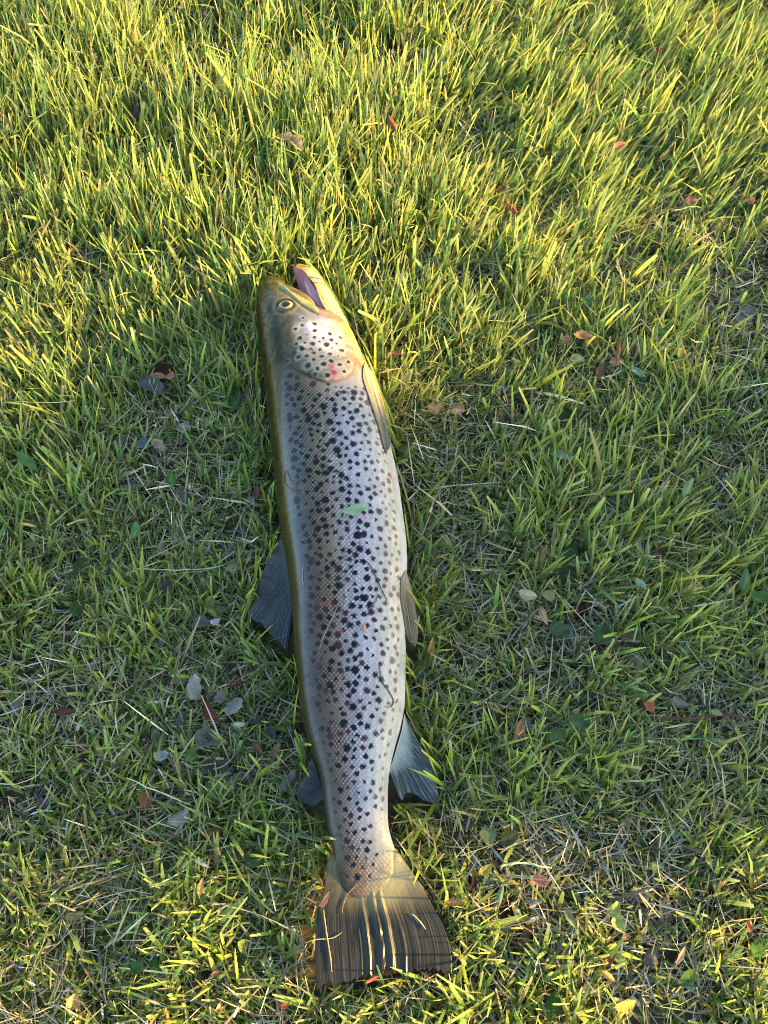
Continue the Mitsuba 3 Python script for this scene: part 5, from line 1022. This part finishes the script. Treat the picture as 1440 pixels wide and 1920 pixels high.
V = np.vstack([(S + np.stack([0 * ht, 0 * ht, ht / 2], -1)).reshape(-1, 3), (S - np.stack([0 * ht, 0 * ht, ht / 2], -1)).reshape(-1, 3)])
f = grid_faces(nu, nv)
if np.cross(V[f[0, 1]] - V[f[0, 0]], V[f[0, 2]] - V[f[0, 0]])[2] < 0:
    f = f[:, ::-1]
m = nu * nv
idx = np.arange(m).reshape(nu, nv)
ringi = np.r_[idx[:, 0], idx[-1, 1:], idx[-2::-1, -1], idx[0, -2:0:-1]]
r2 = np.roll(ringi, -1)
F = np.vstack([f, f[:, ::-1] + m, np.stack([ringi, r2, r2 + m], 1), np.stack([ringi, r2 + m, ringi + m], 1)])
scene['trout__tail_fin'] = mikit.ply((V, F), 'mat_fin', smooth=True, color=np.clip(np.vstack([c.reshape(-1, 3)] * 2) * SKIN, .003, .9))
tag('trout__tail_fin', 'wet dark grey fan of the tail, golden brown at its root')
tail_tree, tail_pts = cKDTree(S.reshape(-1, 3)[:, :2]), S.reshape(-1, 3)

# plan outline of the trout, for the grass around it
ys_ = np.linspace(Y0, Y1, 160)
outl = [shapely.Polygon(np.vstack([np.c_[f_dor(ys_), ys_], np.c_[f_ven(ys_), ys_][::-1]])).buffer(0)]
for part in (DORSAL_BASE + DORSAL_EDGE[::-1], ANAL_BASE + ANAL_EDGE[::-1], ADIPOSE_BASE + ADIPOSE_EDGE[::-1], TAIL_LEFT + TAIL_EDGE + TAIL_RIGHT[::-1], JAW_OUTER + JAW_FAR_RIM[::-1],
             PECTORAL_OUTER + PECTORAL_INNER[::-1], PELVIC_OUTER + PELVIC_INNER[::-1]):
    outl.append(shapely.Polygon(np.array(part)[:, :2]).buffer(0))
FISH_PLAN = shapely.union_all(outl).buffer(.0005)



# ---------------------------------------------------------------- fallen leaves, straws, twig
def leaf_outline(shape, t):
    if shape == 'round':
        return np.clip(np.sin(np.pi * t ** .85), 0, 1) ** .55
    if shape == 'lance':
        return np.clip(np.sin(np.pi * t ** .9), 0, 1) ** .9
    if shape == 'lobed':
        return np.clip(np.sin(np.pi * t ** .8), 0, 1) ** .6 * (.90 + .12 * np.sin(t * 17))
    return np.clip(np.sin(np.pi * t ** .75), 0, 1) ** .8


def make_leaf(L, W, rot, at, rgb, curl, shape, seed, tilt=None, normal=None):
    r = np.random.default_rng(seed)
    n, m = 15, 9
    t, s = np.linspace(0.015, .985, n), np.linspace(-1, 1, m)
    Tt, Ss = np.meshgrid(t, s, indexing='ij')
    w = leaf_outline(shape, Tt) * W / 2
    wav = 1 + (.14 if shape != 'lobed' else .40) * (meshkit.noise(np.stack([Tt * 7, np.sign(Ss) * 3, 0 * Tt], -1), seed) - .5)
    x = (Tt - .5) * L
    y = Ss * w * wav + (meshkit.noise(np.stack([Tt * 2, 0 * Tt, 0 * Tt], -1), seed + 3) - .5) * W * .25
    k = curl * r.choice([-1, 1]) if shape != 'lobed' else curl
    z = np.abs(Ss) ** 1.5 * w * (.22 + curl) * (1 if r.random() < .7 else -1) + k * L * (Tt - .5) ** 2 * 1.1
    z = z + (meshkit.fbm(np.stack([x * 160, y * 160, 0 * x], -1), 3, seed + 9) - .5) * (.18 + curl) * W * .55
    if shape in ('ovate', 'round'):
        z = z + .0006 * np.sin(Tt * 40 + np.abs(Ss) * 5) * np.abs(Ss)
    v = np.stack([x, y, z - z.mean()], -1)
    if tilt is None:
        tilt = (r.normal(0, 11), r.normal(8, 11))
    M = T().rotate([0, 0, 1], rot).rotate([1, 0, 0], tilt[1]).rotate([0, 1, 0], tilt[0])
    M = np.array(M.matrix)[:3, :3]
    v = v @ M.T
    if normal is not None:
        e1 = np.cross([0, 1.0, 0], normal)
        e1 /= np.linalg.norm(e1)
        v = v @ np.stack([e1, np.cross(normal, e1), normal])
    c = lin(rgb)
    sat = .60 if rgb[0] > 1.6 * rgb[1] else .74
    c = (c * sat + c.mean() * (1 - sat)) * .6 * np.ones(v.shape)
    vein = np.maximum(np.exp(-(Ss / .12) ** 2), .5 * np.exp(-(np.mod(Tt * 7 + np.abs(Ss) * 1.2, 1) - .5) ** 2 / .015))
    sgn = .28 if shape in ('ovate', 'round') else .12
    c = c * (1 + sgn * (vein - .4))[..., None]
    blot = meshkit.fbm(np.stack([Tt * 3.1, Ss * 1.6, 0 * Tt], -1), 3, seed + 5)
    c = c * (.62 + .76 * blot)[..., None]
    warm = sstep(.55, .72, meshkit.fbm(np.stack([Tt * 2.2 + 9, Ss * 1.2, 0 * Tt], -1), 3, seed + 7))[..., None]
    c = c * (1 - warm * np.array([.10, .25, .35]))
    v = v + np.asarray(at)
    verts, cols, faces = v.reshape(-1, 3), c.reshape(-1, 3), grid_faces(n, m)
    if shape in ('ovate', 'round', 'lance') and L > .010:
        d = v[0, m // 2] - v[2, m // 2]
        d /= np.linalg.norm(d) + 1e-9
        p0 = v[0, m // 2]
        sv, sf = tube([p0 - d * .0005, p0 + d * L * .10, p0 + d * L * .2 + [0, 0, -.0015]], [.0005, .00045, .0004], 5)
        faces = np.vstack([faces, sf + len(verts)])
        verts = np.vstack([verts, sv])
        cols = np.vstack([cols, np.repeat(cols[:1] * .8, len(sv), 0)])
    return verts, faces, np.clip(cols, .004, .85)


leaf_xy, leaf_r, leaf_z, leaf_clear = [], [], [], []
DRYISH = ('dry_leaf', 'grey_leaf', 'brown_leaf')
for q, (name, lab, x, y, z, L, W, rot, rgb, curl, shape) in enumerate(LEAVES):
    key = numbered(name)
    kw = {}
    if 'upright' in lab or 'standing' in lab:
        kw['tilt'] = (-35, 10)
    z = max(z - .006, .006) if name in ('grey_leaf', 'brown_leaf') else z - .001
    v, f, c = make_leaf(L / 1000, W / 1000, rot, (x, y, z), rgb, curl, shape, 100 + q, **kw)
    scene[key] = mikit.ply((v, f), 'mat_dry' if name == 'grey_leaf' else 'mat_leaf', smooth=True, color=c)
    tag(key, lab, 'petal' if name == 'white_petal' else 'leaf')
    leaf_xy.append((x, y))
    leaf_r.append(max(L, W) / 2000)
    leaf_z.append(z)
    leaf_clear.append(.35 if name in ('grey_leaf', 'brown_leaf') else .84)

lab, at, L, W, rot, rgb = FISH_LEAF
key = numbered('green_leaf')
_, nn = surf_at(np.array([at[:2]]))
p_, _ = surf_at(np.array([at[:2]]))
v, f, c = make_leaf(L / 1000, W / 1000, rot, p_[0] + nn[0] * .0030, rgb, .06, 'lance', 77, tilt=(0, 0), normal=nn[0])
scene[key] = mikit.ply((v, f), 'mat_leaf', smooth=True, color=c)
tag(key, lab, 'leaf')

for name, cat_, lab, pts, r, rgb in STRANDS:
    key = numbered(name)
    p = spline(pts, 22)
    srr = np.random.default_rng(len(lab))
    kink = meshkit.noise(np.stack([np.arange(22) * .35, np.zeros(22), np.full(22, len(lab) * 1.7)], -1), 2) - .5
    p[:, 2] += kink * .006 - .004
    p[:, :2] += (meshkit.noise(np.stack([np.arange(22) * .3, np.ones(22), np.full(22, len(lab) * 1.3)], -1), 3) - .5)[:, None] * .0012
    rad = r / 1000 * .62 * (.75 + .5 * meshkit.noise(np.stack([np.arange(22) * .7, np.zeros(22), np.zeros(22)], -1), len(lab))) * np.interp(np.linspace(0, 1, 22), [0, .1, .8, 1], [.8, 1, .9, .4])
    v, f = tube(p, rad, 7)
    c = lin(rgb) * .55 * (.65 + .6 * meshkit.fbm(v * 220, 3, 4))[:, None]
    scene[key] = mikit.ply((v, f), 'mat_dry', smooth=True, color=c)
    tag(key, lab, cat_)
for name, cat_, lab, pts, r, rgb in FISH_STRANDS:
    key = numbered(name)
    p = spline(pts, 26)
    if pts[0][1] > .07:
        sp_, sn_ = surf_at(p[:, :2])
        p = np.c_[p[:, :2], sp_[:, 2] + r / 1000 + .0004]
    else:
        _, kq = tail_tree.query(p[:, :2])
        p[:, 2] = tail_pts[kq, 2] + r / 1000 + .0012
        sp_, _ = surf_at(p[:, :2])
        on = np.linalg.norm(sp_[:, :2] - p[:, :2], axis=1) < .0015
        p[:, 2] = np.where(on, np.maximum(p[:, 2], sp_[:, 2] + .001), p[:, 2])
        p[:, 2] = np.convolve(np.r_[p[:1, 2], p[:, 2], p[-1:, 2]], [.25, .5, .25], 'valid')
    v, f = tube(p, r / 1000 * np.interp(np.linspace(0, 1, 26), [0, .15, .8, 1], [.7, 1, 1, .5]), 6)
    scene[key] = mikit.ply((v, f), 'mat_dry', smooth=True, color=lin(rgb) * .5 * (.75 + .5 * meshkit.noise(v * 300, 4))[:, None])
    tag(key, lab, cat_)
leaf_xy, leaf_r, leaf_z, leaf_clear = np.array(leaf_xy), np.array(leaf_r), np.array(leaf_z), np.array(leaf_clear)



# ---------------------------------------------------------------- grass
gr = np.random.default_rng(2024)
leaf_kd = cKDTree(leaf_xy)
BARE = np.array(BARE_PATCHES)           # x, y, radius, strength


def fields(x, y):
    """length factor, density and comb direction of the turf at x, y."""
    p = np.stack([x, y, 0 * x], -1)
    n = meshkit.fbm(p * 5.0, 3, 51)
    n2 = meshkit.fbm(p * 14.0, 2, 53)
    far = sstep(.50, .74, y - .05 * x)
    length = .033 + .012 * far + .022 * (n - .5) + .030 * (n2 - .5)
    dens = .60 + .26 * far + 1.5 * (n2 - .5) + .7 * (meshkit.fbm(p * 30, 2, 57) - .5)
    lower = sstep(.16, .04, y)
    length = length - .004 * lower
    dens = dens - .10 * lower
    for bx, by, br, bs in BARE:
        a = bs * np.exp(-((x - bx) ** 2 + (y - by) ** 2) / br ** 2)
        dens = dens - a
        length = length * (1 - .45 * a)
    # comb: the upper right turf leans right and away, the rest wanders
    ang = 1.3 + 2.6 * (meshkit.fbm(p * 4.0, 2, 61) - .5) * (1 - far) + 1.2 * (n - .5)
    right = sstep(-.02, .12, x) * far
    ang = ang * (1 - right) + (.72 + .6 * (n2 - .5)) * right
    comb = .22 + .42 * right + .10 * far
    return np.maximum(length, .012), np.clip(dens, .03, 1.3), ang, comb


def tufts(x0, x1, y0, y1, per_m2, keep_in=None):
    n = int((x1 - x0) * (y1 - y0) * per_m2)
    x, y = gr.uniform(x0, x1, n), gr.uniform(y0, y1, n)
    if keep_in is not None:
        k = keep_in(x, y)
        x, y = x[k], y[k]
    return x, y


def in_view(x, y):
    return (y > -.10) & (y < 1.16) & (np.abs(x) < .33 + .19 * (y + .05) / 1.08)


fish_kd = None
fish_ring = FISH_PLAN.exterior if FISH_PLAN.geom_type == 'Polygon' else max(FISH_PLAN.geoms, key=lambda g: g.area).exterior
ring_pts = np.array([fish_ring.interpolate(s).coords[0] for s in np.linspace(0, fish_ring.length, 900)])
ring_kd = cKDTree(ring_pts)
body_plan = FISH_PLAN.buffer(-.004)
shapely.prepare(FISH_PLAN)
shapely.prepare(body_plan)


def fish_top(x, y):
    """Height of the trout's upper surface over x, y (0 beside it)."""
    inside = shapely.contains_xy(FISH_PLAN, x, y)
    z = np.zeros(len(x))
    if inside.any():
        d, k = surf_tree.query(np.c_[x[inside], y[inside]])
        zz = surf_pts[k, 2]
        dt_, kt = tail_tree.query(np.c_[x[inside], y[inside]])
        z[inside] = np.where(d < .003, zz, np.where(dt_ < .003, tail_pts[kt, 2], .038))
    return z


def blades(x, y, length, width, ang, tilt0, bend, colour_base, colour_tip, blunt, z0, levels=4, twist=None, crossing=0):
    """A flat tapered strip per blade; returns vertices, faces, colours of the whole lot, trout and leaves kept clear."""
    n = len(x)
    tt = np.linspace(0, 1, levels)
    d = np.stack([np.cos(ang), np.sin(ang)], -1)
    P = np.zeros((n, levels, 3))
    P[:, 0] = np.stack([x, y, z0], -1)
    al = tilt0.copy()
    for l in range(1, levels):
        h = length * (tt[l] - tt[l - 1])
        a = np.clip(tilt0 + bend * (tt[l] + tt[l - 1]) / 2, -1.5, 2.2)
        P[:, l, :2] = P[:, l - 1, :2] + (d * (np.sin(a) * h)[:, None])
        P[:, l, 2] = P[:, l - 1, 2] + np.cos(a) * h
    P[..., 2] = np.maximum(P[..., 2], z0[:, None] - .001 + .0005 * np.arange(levels))
    # nothing runs through the trout
    bad = np.zeros(n, bool)
    near = (x > -.25) & (x < .15) & (y > -.12) & (y < .72)
    idx = np.where(near)[0]
    for l in range(levels):
        q = P[idx, l]
        inn = shapely.contains_xy(FISH_PLAN, q[:, 0], q[:, 1])
        top = fish_top(q[:, 0], q[:, 1])
        bad[idx] |= inn & (q[:, 2] < top + .0025)
        if l:
            qm = (P[idx, l] + P[idx, l - 1]) / 2
            inm = shapely.contains_xy(FISH_PLAN, qm[:, 0], qm[:, 1])
            bad[idx] |= inm & (qm[:, 2] < fish_top(qm[:, 0], qm[:, 1]) + .0025)
    bad[idx] |= shapely.contains_xy(FISH_PLAN, x[idx], y[idx])
    # fallen leaves lie on top: blades rooted under one are pressed down, most that cross one are gone
    rnd = gr.random(n)
    for l in range(1, levels):
        dd, k = leaf_kd.query(P[:, l, :2])
        bad |= (dd < leaf_r[k] * .72) & (P[:, l, 2] > leaf_z[k] - .004) & (rnd < leaf_clear[k])
    dd, k = leaf_kd.query(np.c_[x, y])
    bad |= (dd < leaf_r[k] * .7) & (rnd < .8)
    if crossing:            # only blades that lean over the trout's edge, so many at most
        over = np.zeros(n, bool)
        for l in range(2, levels):
            over |= shapely.contains_xy(FISH_PLAN, P[:, l, 0], P[:, l, 1])
        bad |= ~over | ((y < .12) & (rnd < .94)) | ((y > .52) & (rnd < .6))
        keep_ = np.where(~bad)[0]
        bad[keep_[crossing:]] = True
    g = ~bad
    P, length, width, ang, blunt = P[g], length[g], width[g], ang[g], blunt[g]
    cb, ct = colour_base[g], colour_tip[g]
    n = len(P)
    tw = gr.uniform(-1.1, 1.1, n) if twist is None else twist[g]
    sd = np.stack([-np.sin(ang + tw), np.cos(ang + tw), gr.normal(0, .25, n)], -1)
    prof = np.interp(tt, [0, .25, .6, 1], [.75, 1, .9, 0])
    wl = width[:, None] * (prof[None] + blunt[:, None] * (tt ** 2)[None])
    left, right = P - sd[:, None] * wl[..., None] / 2, P + sd[:, None] * wl[..., None] / 2
    V = np.stack([left, right], 2).reshape(n, levels * 2, 3)
    mix_ = (tt ** .8)[None, :, None]
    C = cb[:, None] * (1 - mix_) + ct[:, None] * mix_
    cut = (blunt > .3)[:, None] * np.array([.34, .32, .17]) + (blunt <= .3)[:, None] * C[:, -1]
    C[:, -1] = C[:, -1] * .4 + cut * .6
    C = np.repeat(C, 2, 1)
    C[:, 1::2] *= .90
    f = []
    for l in range(levels - 1):
        a = l * 2
        f += [[a, a + 1, a + 3], [a, a + 3, a + 2]]
    F = (np.array(f)[None] + (np.arange(n) * levels * 2)[:, None, None]).reshape(-1, 3)
    return V.reshape(-1, 3), F, C.reshape(-1, 3)


def pile(parts):
    V, F, C, off = [], [], [], 0
    for v, f, c in parts:
        V.append(v)
        F.append(f + off)
        C.append(c)
        off += len(v)
    return np.vstack(V), np.vstack(F), np.vstack(C)


def turf(x, y, per, wide, seed_scale=1.0):
    length, dens, ang, comb = fields(x, y)
    k = gr.random(len(x)) < dens
    x, y, length, ang, comb = x[k], y[k], length[k], ang[k], comb[k]
    cnt = gr.integers(per[0], per[1] + 1, len(x))
    rep = np.repeat(np.arange(len(x)), cnt)
    n = len(rep)
    tuft_hue = gr.normal(0, 1, len(x))[rep]
    tuft_len = gr.uniform(.75, 1.25, len(x))[rep]
    bx, by = x[rep] + gr.normal(0, .0035, n), y[rep] + gr.normal(0, .0035, n)
    far_ = sstep(.5, .7, by)
    # beside the trout the blades are pushed outwards
    dr_, kr = ring_kd.query(np.c_[bx, by])
    away = np.arctan2(by - ring_pts[kr, 1], bx - ring_pts[kr, 0])
    an = ang[rep] + gr.normal(0, 1.0, n) * (1.25 - comb[rep]) * (1 - .25 * far_) + (gr.random(n) < .22) * gr.uniform(-3.1, 3.1, n)
    push = np.exp(-dr_ / .012)
    an = np.where(gr.random(n) < push * .5, away + gr.normal(0, .7, n), an)
    L = length[rep] * tuft_len * gr.uniform(.55, 1.45, n)
    tilt = np.abs(gr.normal(.22 - .10 * far_, .30 - .10 * far_, n)) + comb[rep] * .30 + push * .3
    bend = gr.normal(.35, .38, n) + comb[rep] * .25
    lay = gr.random(n) < (.22 - .14 * sstep(.5, .75, by))
    tilt = np.where(lay, gr.uniform(.8, 1.45, n), tilt)
    wd = gr.lognormal(math.log(.0023), .32, n).clip(.0010, .0042) * wide
    hue = .6 * tuft_hue + .8 * gr.normal(0, 1, n)
    tip = np.array([.285, .37, .080])[None] * np.exp(np.stack([.22 * hue, .10 * hue, -.10 * hue], -1)) * gr.uniform(.72, 1.30, n)[:, None]
    blue = gr.random(n) < .22
    tip = np.where(blue[:, None], np.array([.15, .25, .085]) * gr.uniform(.7, 1.3, n)[:, None], tip)
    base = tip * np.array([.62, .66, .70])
    dry = gr.random(n) < .07 + .08 * sstep(.7, .45, by)
    wd = np.where(dry, wd * .62, wd)
    straw = np.array([.46, .39, .20]) * gr.uniform(.5, 1.3, n)[:, None]
    tip = np.where(dry[:, None], straw, tip)
    base = np.where((gr.random(n) < .25)[:, None], np.array([.26, .21, .09]), base)
    browntip = gr.random(n) < .09
    tip = np.where((browntip & ~dry)[:, None], np.array([.44, .34, .14]) * gr.uniform(.7, 1.2, n)[:, None], tip)
    blunt = np.where(gr.random(n) < .45, gr.uniform(.3, .75, n), gr.uniform(.02, .12, n))
    return blades(bx, by, L, wd, an, tilt, bend, base, tip, blunt, ground_z(bx, by))


def thatch(x, y, colour, spread, lmean, wmean, seedl=3, zmax=.012):
    n = len(x)
    L = gr.lognormal(math.log(lmean), .45, n)
    a = gr.uniform(0, 2 * np.pi, n)
    tilt = gr.normal(1.30, .22, n)
    bend = gr.normal(.1, .5, n)
    c = np.array(colour)[None] * np.exp(gr.normal(0, spread, n))[:, None] * np.exp(gr.normal(0, .07, (n, 3)))
    z0 = ground_z(x, y) + np.abs(gr.normal(0, zmax * .5, n))
    return blades(x, y, L, gr.lognormal(math.log(wmean), .35, n), a, tilt, bend, c * .85, c, gr.uniform(.1, .5, n), z0, levels=seedl)


x, y = tufts(-.56, .56, -.10, 1.17, 14500, in_view)
inner = turf(x, y, (3, 7), 1.0)
nc = 9000
kc = gr.integers(0, len(ring_pts), nc)
outw = ring_pts[kc] - ring_pts[(kc + 1) % len(ring_pts)]
cen = np.c_[np.interp(ring_pts[kc, 1], ys_, (f_dor(ys_) + f_ven(ys_)) / 2), ring_pts[kc, 1]]
away = np.sign(ring_pts[kc, 0] - cen[:, 0])
rx, ry = ring_pts[kc, 0] + away * gr.uniform(.002, .012, nc), ring_pts[kc, 1] + gr.normal(0, .008, nc)
hue_ = gr.normal(0, .8, nc)
tipc = np.array([.30, .375, .072])[None] * np.exp(np.stack([.2 * hue_, .1 * hue_, -.1 * hue_], -1)) * gr.uniform(.7, 1.2, nc)[:, None]
cross = blades(rx, ry, gr.uniform(.035, .082, nc), gr.lognormal(math.log(.0022), .3, nc).clip(.0009, .0036), np.where(away > 0, np.pi, 0) + gr.normal(0, .75, nc),
               gr.uniform(.05, .75, nc), gr.uniform(0, .9, nc), tipc * .65, tipc, np.where(gr.random(nc) < .4, .5, .06), ground_z(rx, ry), levels=7, crossing=150)
inner = pile([inner, cross])
x, y = tufts(-1.25, 1.25, -.75, 2.1, 3600, lambda x, y: ~in_view(x, y))
outer = turf(x, y, (3, 6), 1.6)
V, F, C = pile([inner, outer])
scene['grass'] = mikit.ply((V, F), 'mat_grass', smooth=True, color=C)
tag('grass', 'yellow green lawn grass, tall above the trout and thinner below', 'grass', kind='stuff')

x, y = tufts(-.56, .56, -.10, 1.17, 26000, in_view)
s1 = thatch(x, y, (.32, .27, .16), .45, .022, .0010)
x, y = tufts(-.56, .56, -.10, 1.17, 14000, in_view)
s2 = thatch(x, y, (.18, .13, .08), .45, .017, .0013)
x, y = tufts(-.56, .56, -.10, 1.17, 7000, in_view)
s3 = thatch(x, y, (.21, .20, .19), .35, .016, .0014)
x, y = tufts(-1.25, 1.25, -.75, 2.1, 4000, lambda x, y: ~in_view(x, y))
s4 = thatch(x, y, (.20, .16, .09), .45, .026, .0016)
bi = gr.choice(len(BARE), 1800, p=BARE[:, 2] ** 2 / (BARE[:, 2] ** 2).sum())
bx_, by_ = BARE[bi, 0] + gr.normal(0, .55, 1800) * BARE[bi, 2], BARE[bi, 1] + gr.normal(0, .55, 1800) * BARE[bi, 2]
s7 = thatch(bx_, by_, (.105, .094, .078), .45, .013, .0026, zmax=.010)
V, F, C = pile([s1, s2, s3, s4, s7])
scene['dead_grass'] = mikit.ply((V, F), 'mat_dry', smooth=True, color=C)
tag('dead_grass', 'straw coloured and grey dead grass matted between the green blades', 'dead grass', kind='stuff')

x, y = tufts(-.56, .56, -.10, 1.17, 30000, in_view)
s5 = thatch(x, y, (.13, .175, .040), .40, .013, .0016, zmax=.016)
x, y = tufts(-1.25, 1.25, -.75, 2.1, 5000, lambda x, y: ~in_view(x, y))
s6 = thatch(x, y, (.13, .175, .040), .40, .018, .0024, zmax=.014)
V, F, C = pile([s5, s6])
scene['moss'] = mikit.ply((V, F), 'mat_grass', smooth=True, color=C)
tag('moss', 'low dark green moss and sprouts under the grass blades', 'moss', kind='stuff')
print('triangles', {k: len(meshkit.WRITTEN[v['filename']][1]) for k, v in scene.items() if isinstance(v, dict) and v.get('type') == 'ply' and len(meshkit.WRITTEN[v['filename']][1]) > 20000})
